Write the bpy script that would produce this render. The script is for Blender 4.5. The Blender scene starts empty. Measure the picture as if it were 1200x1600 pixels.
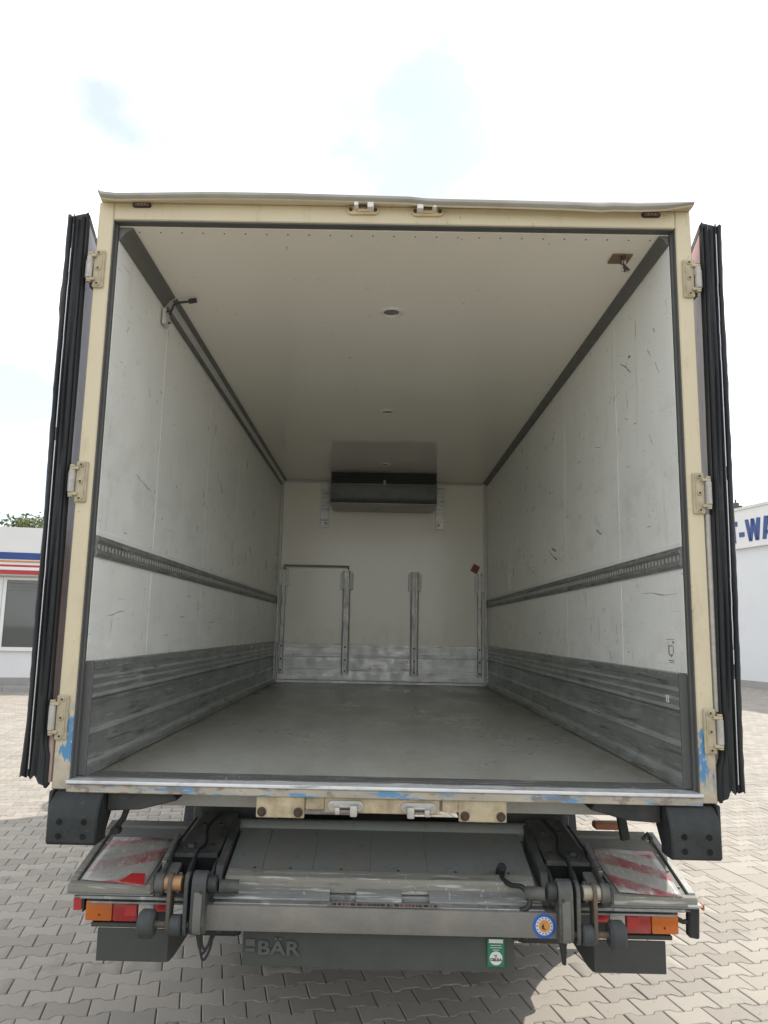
import bpy, bmesh, math, random
from mathutils import Vector, Matrix
R = math.radians
sc = bpy.context.scene
rng = random.Random(7)

# ---------------------------------------------------------------- camera, sky, sun, exposure
CAM = Vector((-0.0312, -3.0100, 1.75))
RT = Vector((0.99977787, 0.00530275, 0.02039828))
UP = Vector((-0.01930511, -0.1579468, 0.98725889))
FW = Vector((-0.00845703, 0.98743338, 0.15780935))
FPX, CX, CY = 1199.193, 584.74, 793.06          # measured on the 1200x1600 photograph
cam = bpy.data.cameras.new('camera')
camo = bpy.data.objects.new('camera', cam)
sc.collection.objects.link(camo)
camo.matrix_world = Matrix(((RT.x, UP.x, -FW.x, CAM.x), (RT.y, UP.y, -FW.y, CAM.y), (RT.z, UP.z, -FW.z, CAM.z), (0, 0, 0, 1)))
cam.sensor_fit = 'VERTICAL'; cam.sensor_height = 36.0
cam.lens = 36.0 * FPX / 1600
cam.shift_x = (600 - CX) / 1600; cam.shift_y = -(800 - CY) / 1600
cam.clip_start = 0.05; cam.clip_end = 3000
sc.camera = camo
sc.render.resolution_x = 768; sc.render.resolution_y = 1024

SUN_AZ, SUN_EL = R(54), R(45)                    # azimuth from +Y towards +X
world = bpy.data.worlds.new('World'); sc.world = world; world.use_nodes = True
wn, wl = world.node_tree.nodes, world.node_tree.links
wn.clear()
w_out = wn.new('ShaderNodeOutputWorld'); w_bg = wn.new('ShaderNodeBackground'); w_bg.inputs['Strength'].default_value = 0.15
sky = wn.new('ShaderNodeTexSky'); sky.sky_type = 'NISHITA'; sky.sun_disc = False
sky.sun_elevation = SUN_EL; sky.sun_rotation = SUN_AZ; sky.dust_density = 0.4; sky.altitude = 50
w_tc = wn.new('ShaderNodeTexCoord')
w_map = wn.new('ShaderNodeMapping'); w_map.inputs['Scale'].default_value = (-1.0, 1.0, 1.5); w_map.inputs['Location'].default_value = (-0.2, 0.9, 0.4)
w_no = wn.new('ShaderNodeTexNoise'); w_no.inputs['Scale'].default_value = 3.0; w_no.inputs['Detail'].default_value = 6; w_no.inputs['Roughness'].default_value = 0.5
w_rp = wn.new('ShaderNodeValToRGB')
w_rp.color_ramp.elements[0].position = 0.43; w_rp.color_ramp.elements[0].color = (0.46, 0.46, 0.46, 1)
w_rp.color_ramp.elements[1].position = 0.57; w_rp.color_ramp.elements[1].color = (1, 1, 1, 1)
w_no2 = wn.new('ShaderNodeTexNoise'); w_no2.inputs['Scale'].default_value = 6.0; w_no2.inputs['Detail'].default_value = 5
w_rp2 = wn.new('ShaderNodeValToRGB')
w_rp2.color_ramp.elements[0].position = 0.35; w_rp2.color_ramp.elements[0].color = (5.7, 5.75, 5.85, 1)
w_rp2.color_ramp.elements[1].position = 0.6; w_rp2.color_ramp.elements[1].color = (6.9, 6.9, 6.9, 1)
w_mix = wn.new('ShaderNodeMix'); w_mix.data_type = 'RGBA'
wl.new(w_tc.outputs['Generated'], w_map.inputs['Vector'])
wl.new(w_map.outputs[0], w_no.inputs['Vector']); wl.new(w_map.outputs[0], w_no2.inputs['Vector'])
wl.new(w_no.outputs['Fac'], w_rp.inputs['Fac']); wl.new(w_no2.outputs['Fac'], w_rp2.inputs['Fac'])
wl.new(w_rp.outputs['Color'], w_mix.inputs['Factor']); wl.new(sky.outputs['Color'], w_mix.inputs[6]); wl.new(w_rp2.outputs['Color'], w_mix.inputs[7])
wl.new(w_mix.outputs[2], w_bg.inputs['Color']); wl.new(w_bg.outputs[0], w_out.inputs['Surface'])

sun = bpy.data.lights.new('sun', 'SUN'); sun.energy = 3.0; sun.angle = R(0.6); sun.color = (1.0, 0.94, 0.84)
suno = bpy.data.objects.new('sun', sun); sc.collection.objects.link(suno)
sdir = Vector((math.sin(SUN_AZ) * math.cos(SUN_EL), math.cos(SUN_AZ) * math.cos(SUN_EL), math.sin(SUN_EL)))
suno.rotation_euler = sdir.to_track_quat('Z', 'Y').to_euler(); suno.location = sdir * 40
sc.view_settings.view_transform = 'Standard'; sc.view_settings.look = 'None'; sc.view_settings.gamma = 1
sc.view_settings.exposure = 0.74
sc.view_settings.use_curve_mapping = False
sc.cycles.use_denoising = True
sc.cycles.max_bounces = 12; sc.cycles.diffuse_bounces = 10; sc.cycles.glossy_bounces = 4
sc.cycles.sample_clamp_indirect = 8

# ---------------------------------------------------------------- helpers
def ray(u, v):
    return RT * ((u - CX) / FPX) - UP * ((v - CY) / FPX) + FW
def at(u, v, Y):                                  # point of the photograph measured on the plane y = Y
    d = ray(u, v); return CAM + d * ((Y - CAM.y) / d.y)
def proj(p):
    d = Vector(p) - CAM; z = d.dot(FW)
    return (CX + FPX * d.dot(RT) / z, CY - FPX * d.dot(UP) / z) if z > 0.05 else (-9999, -9999)

class MB:
    """collects shapes into one mesh; M(i) picks the material slot for what follows"""
    def __init__(s): s.bm = bmesh.new(); s.mi = 0; s.uv = None
    def M(s, i): s.mi = i; return s
    def _faces(s, fs):
        for f in fs: f.material_index = s.mi
    def poly(s, pts):
        f = s.bm.faces.new([s.bm.verts.new(p) for p in pts]); f.material_index = s.mi; return s
    def box(s, a, b, bev=0.0, seg=1, rot=None, piv=None):
        t = bmesh.new(); bmesh.ops.create_cube(t, size=1.0)
        c = [(a[i] + b[i]) / 2 for i in range(3)]; d = [abs(b[i] - a[i]) for i in range(3)]
        for v in t.verts: v.co = Vector((v.co.x * d[0] + c[0], v.co.y * d[1] + c[1], v.co.z * d[2] + c[2]))
        if bev > 0:
            bmesh.ops.bevel(t, geom=t.edges[:], offset=min(bev, min(d) * 0.45), segments=seg, affect='EDGES', profile=0.6)
        if rot is not None:
            bmesh.ops.rotate(t, verts=t.verts[:], cent=Vector(piv or c), matrix=rot)
        s._merge(t); return s
    def _merge(s, t):
        mp = {v: s.bm.verts.new(v.co) for v in t.verts}
        for f in t.faces:
            try:
                n = s.bm.faces.new([mp[v] for v in f.verts]); n.material_index = s.mi
            except ValueError: pass
        t.free()
    def prism(s, pts, vec, bev=0.0):              # closed polygon pts (3D) extruded by vec
        t = bmesh.new(); vec = Vector(vec)
        va = [t.verts.new(p) for p in pts]; vb = [t.verts.new(Vector(p) + vec) for p in pts]
        n = len(pts)
        t.faces.new(va); t.faces.new(vb[::-1])
        for i in range(n): t.faces.new([va[i], vb[i], vb[(i + 1) % n], va[(i + 1) % n]])
        bmesh.ops.recalc_face_normals(t, faces=t.faces[:])
        if bev > 0: bmesh.ops.bevel(t, geom=t.edges[:], offset=bev, segments=1, affect='EDGES', clamp_overlap=True)
        s._merge(t); return s
    def cyl(s, a, b, r, n=16, r2=None, bev=0.0):
        a, b = Vector(a), Vector(b); ax = (b - a).normalized()
        x = ax.orthogonal().normalized(); y = ax.cross(x); r2 = r if r2 is None else r2
        prof = [(0, r, a), (0, r2, b)]
        if bev: prof = [(0, r - bev, a), (0, r, a + ax * bev), (0, r2, b - ax * bev), (0, r2 - bev, b)]
        rings = []
        for _, rr, c in prof:
            rings.append([s.bm.verts.new(c + (x * math.cos(2 * math.pi * k / n) + y * math.sin(2 * math.pi * k / n)) * rr) for k in range(n)])
        fs = [s.bm.faces.new(rings[0][::-1]), s.bm.faces.new(rings[-1])]
        for q in range(len(rings) - 1):
            for k in range(n): fs.append(s.bm.faces.new([rings[q][k], rings[q][(k + 1) % n], rings[q + 1][(k + 1) % n], rings[q + 1][k]]))
        s._faces(fs); return s
    def tube(s, pts, r, n=10):
        pts = [Vector(p) for p in pts]; rings = []
        x = None
        for i, p in enumerate(pts):
            t = (pts[min(i + 1, len(pts) - 1)] - pts[max(i - 1, 0)]).normalized()
            x = t.orthogonal().normalized() if x is None else (x - t * x.dot(t)).normalized()
            y = t.cross(x)
            rings.append([s.bm.verts.new(p + (x * math.cos(2 * math.pi * k / n) + y * math.sin(2 * math.pi * k / n)) * r) for k in range(n)])
        fs = [s.bm.faces.new(rings[0][::-1]), s.bm.faces.new(rings[-1])]
        for q in range(len(rings) - 1):
            for k in range(n): fs.append(s.bm.faces.new([rings[q][k], rings[q][(k + 1) % n], rings[q + 1][(k + 1) % n], rings[q + 1][k]]))
        s._faces(fs); return s
    def sweep(s, prof, a, b, closed=True):        # list of (p0 point) profile points given as Vectors at a, moved by (b-a)
        d = Vector(b) - Vector(a)
        va = [s.bm.verts.new(p) for p in prof]; vb = [s.bm.verts.new(Vector(p) + d) for p in prof]
        n = len(prof); fs = []
        for i in range(n if closed else n - 1): fs.append(s.bm.faces.new([va[i], va[(i + 1) % n], vb[(i + 1) % n], vb[i]]))
        if closed: fs += [s.bm.faces.new(va[::-1]), s.bm.faces.new(vb)]
        s._faces(fs); return s
    def grid(s, fn, nu, nv):                      # fn(i,j) -> point
        g = [[s.bm.verts.new(fn(i / nu, j / nv)) for j in range(nv + 1)] for i in range(nu + 1)]
        s._faces([s.bm.faces.new([g[i][j], g[i + 1][j], g[i + 1][j + 1], g[i][j + 1]]) for i in range(nu) for j in range(nv)])
        return s
    def ribs(s, side):                            # brighter tops of the kick plate ribs: wear plus painted-in highlight
        for f in s.bm.faces:
            xs = [abs(v.co.x) for v in f.verts]
            if max(xs) - min(xs) < 1e-5 and IW - 0.025 < xs[0] < IW - 0.0135 and max(v.co.z for v in f.verts) < 1.56: f.material_index = 1
        return s
    def solid(s, th):                             # give an open sheet thickness
        bmesh.ops.recalc_face_normals(s.bm, faces=s.bm.faces[:]); bmesh.ops.solidify(s.bm, geom=s.bm.faces[:], thickness=th); return s
    def mesh(s, name, mats, smooth=32, fix=True):
        if fix: bmesh.ops.recalc_face_normals(s.bm, faces=s.bm.faces[:])
        me = bpy.data.meshes.new(name); s.bm.to_mesh(me); s.bm.free()
        for m in (mats if isinstance(mats, (list, tuple)) else [mats]): me.materials.append(m)
        if smooth and len(me.polygons):
            me.polygons.foreach_set('use_smooth', [True] * len(me.polygons)); me.set_sharp_from_angle(angle=R(smooth))
        return me
    def build(s, name, mats, parent=None, smooth=32, label=None, fix=True):
        return link(name, s.mesh(name, mats, smooth, fix), parent, label)

def link(name, data, parent=None, label=None):
    o = bpy.data.objects.new(name, data); sc.collection.objects.link(o)
    if parent is not None:
        o.parent = parent
        if parent.type == 'EMPTY': o.matrix_parent_inverse = Matrix.Translation(-Vector(parent.location))
    if label: o['label'] = label
    return o
def thing(name, loc, label, cat, group=None):
    o = bpy.data.objects.new(name, None); sc.collection.objects.link(o); o.location = loc; o.empty_display_size = 0.2
    o['label'] = label; o['category'] = cat
    if group: o['group'] = group
    return o
def tag(o, label=None, cat=None, kind=None, group=None):
    if label: o['label'] = label
    if cat: o['category'] = cat
    if kind: o['kind'] = kind
    if group: o['group'] = group
    return o
def text_mesh(txt, size, bold=0.0, ext=0.0):
    c = bpy.data.curves.new('txt', 'FONT'); c.body = txt; c.size = size; c.offset = bold; c.extrude = ext; c.resolution_u = 3
    c.align_x = 'CENTER'; c.align_y = 'CENTER'
    o = bpy.data.objects.new('txt', c); sc.collection.objects.link(o)
    dg = bpy.context.evaluated_depsgraph_get()
    me = bpy.data.meshes.new_from_object(o.evaluated_get(dg))
    bpy.data.objects.remove(o); bpy.data.curves.remove(c)
    return me

# ---------------------------------------------------------------- materials
def lin(r, g, b):
    f = lambda c: (c / 255 / 12.92) if c / 255 <= 0.04045 else ((c / 255 + 0.055) / 1.055) ** 2.4
    return (f(r), f(g), f(b), 1)
class Mat:
    def __init__(s, name, col, rough=0.6, metal=0.0, spec=0.5):
        s.m = bpy.data.materials.new(name); s.m.use_nodes = True
        s.n, s.l = s.m.node_tree.nodes, s.m.node_tree.links
        s.p = s.n['Principled BSDF']; s.p.inputs['Roughness'].default_value = rough; s.p.inputs['Metallic'].default_value = metal
        s.p.inputs['Specular IOR Level'].default_value = spec
        s.tc = s.n.new('ShaderNodeTexCoord')
        rgb = s.n.new('ShaderNodeRGB'); rgb.outputs[0].default_value = col if len(col) == 4 else (*col, 1)
        s.c = rgb.outputs[0]; s.r = None; s.h = None; s.rough = rough
    def vec(s, scale=(1, 1, 1), src='Object', loc=(0, 0, 0)):
        mp = s.n.new('ShaderNodeMapping'); mp.inputs['Scale'].default_value = scale; mp.inputs['Location'].default_value = loc
        s.l.new(s.tc.outputs[src], mp.inputs['Vector']); return mp.outputs[0]
    def noise(s, sc_, detail=4, rough=0.55, stretch=(1, 1, 1), lo=0.4, hi=0.6, loc=(0, 0, 0), src='Object'):
        t = s.n.new('ShaderNodeTexNoise'); t.inputs['Scale'].default_value = sc_; t.inputs['Detail'].default_value = detail; t.inputs['Roughness'].default_value = rough
        s.l.new(s.vec(stretch, src, loc), t.inputs['Vector'])
        return s.remap(t.outputs['Fac'], lo, hi)
    def remap(s, x, lo, hi, a=0.0, b=1.0):
        m = s.n.new('ShaderNodeMapRange'); m.inputs['From Min'].default_value = lo; m.inputs['From Max'].default_value = hi
        m.inputs['To Min'].default_value = a; m.inputs['To Max'].default_value = b
        s.l.new(x, m.inputs['Value']); return m.outputs[0]
    def axis(s, k, lo, hi):                       # 0..1 ramp along object axis k
        sp = s.n.new('ShaderNodeSeparateXYZ'); s.l.new(s.tc.outputs['Object'], sp.inputs[0]); return s.remap(sp.outputs[k], lo, hi)
    def math(s, op, a, b=None):
        m = s.n.new('ShaderNodeMath'); m.operation = op
        for i, x in enumerate((a, b)):
            if x is None: continue
            if isinstance(x, (int, float)): m.inputs[i].default_value = x
            else: s.l.new(x, m.inputs[i])
        return m.outputs[0]
    def mix(s, fac, col, amt=1.0):
        m = s.n.new('ShaderNodeMix'); m.data_type = 'RGBA'
        if isinstance(fac, (int, float)): m.inputs['Factor'].default_value = fac * amt
        else: s.l.new(s.math('MULTIPLY', fac, amt), m.inputs['Factor'])
        s.l.new(s.c, m.inputs[6])
        if isinstance(col, tuple): m.inputs[7].default_value = col if len(col) == 4 else (*col, 1)
        else: s.l.new(col, m.inputs[7])
        s.c = m.outputs[2]; return s
    def mottle(s, sc_=6, amt=0.3, dark=0.6, stretch=(1, 1, 1), detail=5, lo=0.35, hi=0.65):
        hv = s.n.new('ShaderNodeHueSaturation'); hv.inputs['Value'].default_value = dark; s.l.new(s.c, hv.inputs['Color'])
        return s.mix(s.noise(sc_, detail, 0.6, stretch, lo, hi), hv.outputs[0], amt)
    def roughvar(s, fac, a, b):
        s.l.new(s.remap(fac, 0, 1, a, b), s.p.inputs['Roughness']); return s
    def bump(s, fac, dist=0.002, st=0.5):
        b = s.n.new('ShaderNodeBump'); b.inputs['Distance'].default_value = dist; b.inputs['Strength'].default_value = st
        s.l.new(fac, b.inputs['Height'])
        if s.h is not None: s.l.new(s.h, b.inputs['Normal'])
        s.h = b.outputs[0]; return s
    def done(s):
        s.l.new(s.c, s.p.inputs['Base Color'])
        if s.h is not None: s.l.new(s.h, s.p.inputs['Normal'])
        return s.m

def m_plain(name, col, rough=0.6, metal=0.0, mott=0.25, sc_=8, bump=0.0):
    m = Mat(name, col, rough, metal)
    if mott: m.mottle(sc_, mott)
    if bump: m.bump(m.noise(sc_ * 12, 3, 0.6, (1, 1, 1), 0.3, 0.7), bump, 0.5)
    m.roughvar(m.noise(sc_ * 1.7, 4, 0.6, (1, 1, 1), 0.3, 0.7, (3, 1, 2)), max(0.02, rough - 0.1), min(1, rough + 0.12))
    return m.done()

# cream paint of the rear frame: chips of an older blue coat low down, grey road dirt
def m_cream(name, blue_z, side=False):
    m = Mat(name, (0.60, 0.53, 0.365, 1), 0.42)
    m.mottle(5, 0.22, 0.8)
    m.mix(m.noise(6, 6, 0.7, (1.5, 1, 0.5), 0.55, 0.75, (0, 0, 6)), (0.40, 0.33, 0.20, 1), 0.6)      # grime
    m.mix(m.noise(40, 5, 0.7, (1.6, 1, 0.12), 0.63, 0.70, (4, 0, 0)), (0.34, 0.25, 0.14, 1), 0.3)   # rust runs
    m.mix(m.noise(45, 3, 0.6, (1, 1, 0.5), 0.68, 0.71), (0.22, 0.15, 0.08, 1), 0.6)           # stone chips
    low = m.axis(2, blue_z + 0.22, blue_z - 0.04)
    dirt = m.math('MULTIPLY', low, m.noise(11, 6, 0.65, (1, 1, 1), 0.30, 0.62))
    m.mix(dirt, (0.33, 0.29, 0.235, 1), 0.85)
    lowb = m.math('MULTIPLY', m.axis(2, blue_z + 0.14, blue_z + 0.06), m.axis(2, blue_z - 0.16, blue_z - 0.10))
    blue = m.math('MULTIPLY', lowb, m.noise(10, 10, 0.7, (1.4, 1, 0.5), 0.50, 0.515, (0.3, 0, 0.45)))
    m.mix(blue, (0.055, 0.215, 0.42, 1), 0.95)
    m.bump(m.noise(60, 3, 0.6, (1, 1, 1), 0.3, 0.7), 0.0008, 0.4)
    return m.done()
CREAM = m_cream('cream_paint', 1.33)
def m_sillpaint():
    m = Mat('sill_paint', (0.44, 0.40, 0.325, 1), 0.5)
    m.mottle(14, 0.6, 0.55, (0.35, 1, 1))
    fa = m.noise(8, 9, 0.72, (0.45, 1, 2.5), 0.545, 0.57, (1.15, 0, 0))
    m.mix(fa, (0.07, 0.25, 0.46, 1), 0.9)
    m.mix(m.noise(26, 4, 0.6, (0.6, 1, 1), 0.53, 0.6, (5, 0, 0)), (0.20, 0.15, 0.11, 1), 0.75)
    m.bump(m.noise(40, 3, 0.6), 0.001, 0.5)
    return m.done()
SILLP = m_sillpaint()
def m_creamd():
    m = Mat('dirty_cream_plate', (0.50, 0.42, 0.27, 1), 0.55); m.mottle(12, 0.5, 0.65)
    m.mix(m.noise(9, 6, 0.68, (1, 1, 1), 0.44, 0.64), (0.24, 0.18, 0.115, 1), 0.8)
    m.mix(m.noise(22, 4, 0.6, (1, 1, 1), 0.64, 0.67, (4, 0, 0)), (0.07, 0.28, 0.52, 1), 0.8)
    m.bump(m.noise(60, 3, 0.6), 0.0008, 0.5); return m.done()
CREAMD = m_creamd()
def m_wall(name, base, seed, gloss=0.32):
    m = Mat(name, base, gloss)
    m.mottle(1.6, 0.22, 0.82)
    m.mottle(7, 0.16, 0.8, (1, 1.6, 0.35))
    m.mix(m.noise(5, 6, 0.7, (1, 2.2, 0.25), 0.60, 0.70, (seed, 0, 0)), (0.44, 0.425, 0.375, 1), 0.30)   # run-down dirt
    m.mix(m.noise(26, 3, 0.6, (1, 0.25, 1.6), 0.70, 0.73, (0, seed, 0)), (0.13, 0.13, 0.12, 1), 0.55)   # dark rub marks
    m.mix(m.noise(70, 2, 0.6, (1, 0.8, 0.3), 0.72, 0.75, (0, seed, 2)), (0.2, 0.19, 0.17, 1), 0.5)
    band = m.math('MULTIPLY', m.axis(2, 2.02, 1.62), m.noise(7, 7, 0.72, (1, 0.5, 1.3), 0.44, 0.70, (seed, 3, 1)))
    m.mix(band, (0.42, 0.415, 0.37, 1), 0.32)
    b2 = m.math('MULTIPLY', m.math('MULTIPLY', m.axis(2, 2.75, 2.45), m.axis(2, 2.1, 2.25)), m.noise(5, 7, 0.72, (1, 0.7, 1.2), 0.50, 0.72, (seed, 6, 4)))
    m.mix(b2, (0.48, 0.44, 0.37, 1), 0.38)
    m.mix(m.noise(34, 4, 0.7, (1, 0.12, 2.0), 0.645, 0.69, (1, seed, 3)), (0.30, 0.30, 0.28, 1), 0.5)
    m.mix(m.noise(30, 4, 0.7, (1, 2.0, 0.10), 0.65, 0.69, (5, seed, 3)), (0.36, 0.36, 0.34, 1), 0.5)
    m.bump(m.noise(3, 3, 0.5, (1, 1, 0.6), 0.2, 0.8), 0.006, 0.25)
    m.bump(m.noise(90, 2, 0.6, (1, 1, 0.3), 0.2, 0.8), 0.0006, 0.3)
    m.roughvar(m.noise(6, 4, 0.6, (1, 1, 1), 0.3, 0.7, (2, 2, 2)), gloss - 0.08, gloss + 0.2)
    return m.done()
WALL = m_wall('white_wall_laminate', (0.87, 0.875, 0.835, 1), 0.0)
def m_bulk():
    m = Mat('cream_bulkhead_laminate', (0.90, 0.88, 0.785, 1), 0.16)
    m.mottle(2.0, 0.10, 0.85); m.mix(m.noise(60, 3, 0.6, (1, 1, 0.3), 0.70, 0.74), (0.4, 0.37, 0.3, 1), 0.5)
    m.mix(m.math('MULTIPLY', m.axis(2, 1.95, 1.6), m.noise(9, 6, 0.7, (1, 1, 0.6), 0.50, 0.72)), (0.45, 0.43, 0.37, 1), 0.35)
    m.bump(m.noise(2.2, 2, 0.5, (1, 1, 1), 0.2, 0.8), 0.006, 0.25)
    return m.done()
WALLB = m_bulk()
def m_ceil():
    m = Mat('ceiling_gelcoat', (0.90, 0.86, 0.76, 1), 0.05, 0.0, 0.28)
    m.mottle(1.2, 0.2, 0.85); m.mottle(30, 0.08, 0.8)
    m.mix(m.noise(11, 4, 0.6, (2, 1, 1), 0.70, 0.74), (0.25, 0.22, 0.18, 1), 0.5)
    m.bump(m.noise(1.4, 2, 0.5, (1, 0.6, 1), 0.2, 0.8), 0.004, 0.2)
    m.bump(m.noise(45, 2, 0.5, (1, 1, 1), 0.2, 0.8), 0.0003, 0.3)
    m.roughvar(m.noise(2.3, 4, 0.6, (1, 1, 1), 0.3, 0.7), 0.02, 0.05)
    return m.done()
CEIL = m_ceil()
def m_alu(name, col, rough, st=(1, 0.06, 1), dirt=0.5, metal=0.85):
    m = Mat(name, col, rough, metal)
    m.mottle(26, 0.5, 0.55, st)
    m.mix(m.noise(11, 7, 0.72, (1, 0.6, 1.2), 0.52, 0.74), (0.11, 0.11, 0.10, 1), dirt)
    m.mix(m.noise(60, 3, 0.7, (1, 0.25, 1), 0.66, 0.70), (0.75, 0.76, 0.75, 1), 0.5)
    m.mix(m.noise(120, 3, 0.6, tuple(max(x * 0.5, 0.03) for x in st), 0.58, 0.66, (3, 3, 3)), (0.70, 0.71, 0.69, 1), 0.45)
    m.mix(m.noise(90, 3, 0.6, tuple(max(x * 0.5, 0.03) for x in st), 0.60, 0.66, (8, 1, 5)), (0.07, 0.07, 0.065, 1), 0.5)
    m.bump(m.noise(50, 3, 0.6, st, 0.2, 0.8), 0.0008, 0.4)
    m.roughvar(m.noise(9, 5, 0.6, (1, 0.5, 1), 0.3, 0.7), rough - 0.1, rough + 0.22)
    return m.done()
KICKW = m_alu('kick_plate_worn_highlit_ribs', (0.58, 0.60, 0.58, 1), 0.38, (1, 0.06, 1), 0.3, 0.6)
KICK = m_alu('kick_plate_aluminium', (0.40, 0.425, 0.41, 1), 0.42, (1, 0.06, 1), 0.4, 0.7)
KICKB = m_alu('bulkhead_aluminium', (0.86, 0.87, 0.85, 1), 0.42, (0.06, 1, 1), 0.28, 0.35)
RAILM = m_alu('rail_steel', (0.33, 0.335, 0.325, 1), 0.5, (1, 0.1, 1), 0.5, 0.6)
RAILS = m_plain('rail_slot_steel', (0.58, 0.58, 0.55), 0.4, 0.5, 0.3, 20)
GALV = m_alu('galvanised_steel', (0.36, 0.365, 0.35, 1), 0.5, (0.3, 0.3, 0.3), 0.55, 0.7)
ALUSILL = m_alu('sill_aluminium', (0.72, 0.73, 0.73, 1), 0.42, (0.06, 1, 1), 0.45, 0.5)
def m_floor():
    m = Mat('phenolic_floor', (0.37, 0.375, 0.345, 1), 0.3)
    m.mottle(2.2, 0.35, 0.7, (1.2, 0.5, 1)); m.mottle(40, 0.25, 0.7)
    edge = m.n.new('ShaderNodeMath')
    m.mix(m.noise(2.6, 5, 0.65, (1, 0.35, 1), 0.52, 0.72, (1.3, 0, 0)), (0.30, 0.255, 0.19, 1), 0.55)     # brown wheel dust
    m.mix(m.noise(30, 3, 0.6, (1, 0.12, 1), 0.66, 0.70), (0.30, 0.30, 0.29, 1), 0.35)                 # long scratches
    sp = m.n.new('ShaderNodeSeparateXYZ'); m.l.new(m.tc.outputs['Object'], sp.inputs[0]); ax = m.math('ABSOLUTE', sp.outputs[0])
    m.mix(m.math('MULTIPLY', m.remap(ax, 0.80, 1.14), m.noise(6, 6, 0.7, (1, 0.25, 1), 0.30, 0.62, (7, 0, 0))), (0.165, 0.145, 0.11, 1), 0.85)   # grit along the walls
    tr = m.math('MULTIPLY', m.remap(ax, 0.12, 0.26), m.remap(ax, 0.58, 0.44))
    m.mix(m.math('MULTIPLY', tr, m.noise(4, 6, 0.7, (1, 0.14, 1), 0.42, 0.66, (2, 5, 0))), (0.20, 0.20, 0.19, 1), 0.7)   # pallet truck tracks
    m.mix(m.noise(14, 5, 0.7, (2.2, 0.2, 1), 0.60, 0.66, (9, 2, 0)), (0.20, 0.20, 0.19, 1), 0.3)
    m.mix(m.noise(85, 2, 0.5, (1, 1, 1), 0.70, 0.74), (0.55, 0.55, 0.52, 1), 0.5)
    m.bump(m.noise(160, 2, 0.5, (1, 1, 1), 0.2, 0.8), 0.0008, 0.5)
    m.roughvar(m.noise(3, 5, 0.65, (1, 0.6, 1), 0.3, 0.7, (4, 4, 0)), 0.22, 0.48)
    return m.done()
FLOOR = m_floor()
JAMB = m_plain('jamb_grey_seal', (0.095, 0.098, 0.093), 0.55, 0.0, 0.35, 9, 0.001)
THRESH = m_alu('threshold_plate', (0.17, 0.175, 0.17, 1), 0.45, (0.06, 1, 1), 0.5, 0.5)
COVE = m_plain('cove_grey_plastic', (0.155, 0.152, 0.14), 0.5, 0.0, 0.25, 7)
RUBBER = m_plain('black_rubber', (0.016, 0.0175, 0.019), 0.5, 0.0, 0.3, 14, 0.0008)
BLACK = m_plain('black_painted_steel', (0.028, 0.031, 0.033), 0.48, 0.0, 0.4, 10, 0.0008)
def m_dirtyblack(name, base, dust, amt, sc_=7):
    m = Mat(name, base, 0.6); m.mottle(sc_, 0.4, 0.6)
    m.mix(m.noise(sc_, 6, 0.68, (1, 1, 1), 0.42, 0.68), dust, amt)
    m.mix(m.noise(sc_ * 6, 4, 0.65, (1, 1, 1), 0.62, 0.68, (2, 0, 1)), (0.13, 0.065, 0.03, 1), 0.35)
    m.bump(m.noise(90, 3, 0.6), 0.0008, 0.5)
    return m.done()
CHASSIS = m_dirtyblack('dusty_chassis_paint', (0.020, 0.023, 0.024, 1), (0.075, 0.072, 0.064, 1), 0.55)
LIFT = m_dirtyblack('dusty_lift_steel', (0.045, 0.051, 0.049, 1), (0.155, 0.15, 0.125, 1), 0.75)
PLATE = m_dirtyblack('worn_platform_aluminium', (0.22, 0.235, 0.22, 1), (0.27, 0.25, 0.20, 1), 0.6, 5)
PEDGE = m_alu('platform_edge_profile', (0.27, 0.26, 0.22, 1), 0.6, (0.08, 1, 1), 0.4, 0.2)
BAR = m_dirtyblack('bumper_bar_dusty', (0.16, 0.155, 0.14, 1), (0.26, 0.235, 0.19, 1), 0.8, 2.5)
FLAP = m_plain('rubber_flap', (0.058, 0.062, 0.054), 0.7, 0.0, 0.35, 6, 0.001)
FLAPL = m_plain('rubber_letters', (0.085, 0.089, 0.079), 0.75, 0.0, 0.4, 25)
RUST = m_dirtyblack('rusty_plate', (0.085, 0.075, 0.06, 1), (0.17, 0.10, 0.055, 1), 0.8, 12)
PIN = m_plain('worn_brass_pin', (0.42, 0.24, 0.12), 0.45, 0.35, 0.4, 18)
PINR = m_plain('greased_steel_pin', (0.40, 0.36, 0.28), 0.45, 0.4, 0.4, 18)
TYRE = m_plain('tyre_rubber', (0.035, 0.036, 0.037), 0.8, 0.0, 0.4, 12, 0.001)
ROLLER = m_plain('grey_rubber_roller', (0.052, 0.058, 0.058), 0.7, 0.0, 0.45, 16, 0.001)
RIM = m_plain('painted_rim', (0.35, 0.35, 0.34), 0.45, 0.3, 0.4, 9)
BOLT = m_plain('rusty_bolt', (0.085, 0.06, 0.042), 0.7, 0.4, 0.5, 40)
BOLTZ = m_plain('zinc_bolt', (0.42, 0.40, 0.35), 0.45, 0.6, 0.3, 40)
HINGE = m_plain('dirty_hinge_paint', (0.50, 0.43, 0.29), 0.5, 0.0, 0.6, 30, 0.0008)
HINGEW = m_plain('hinge_barrel', (0.46, 0.44, 0.40), 0.45, 0.15, 0.6, 30)
LATCH = m_plain('galvanised_latch', (0.52, 0.51, 0.48), 0.4, 0.6, 0.5, 30, 0.0008)
LATCHC = m_plain('cream_latch', (0.60, 0.50, 0.31), 0.45, 0.0, 0.4, 30)
CAPM = m_plain('weathered_roof_cap', (0.33, 0.315, 0.27), 0.5, 0.2, 0.5, 7)
DARKG = m_plain('evaporator_dark_grey', (0.085, 0.095, 0.097), 0.35, 0.0, 0.3, 8)
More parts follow.
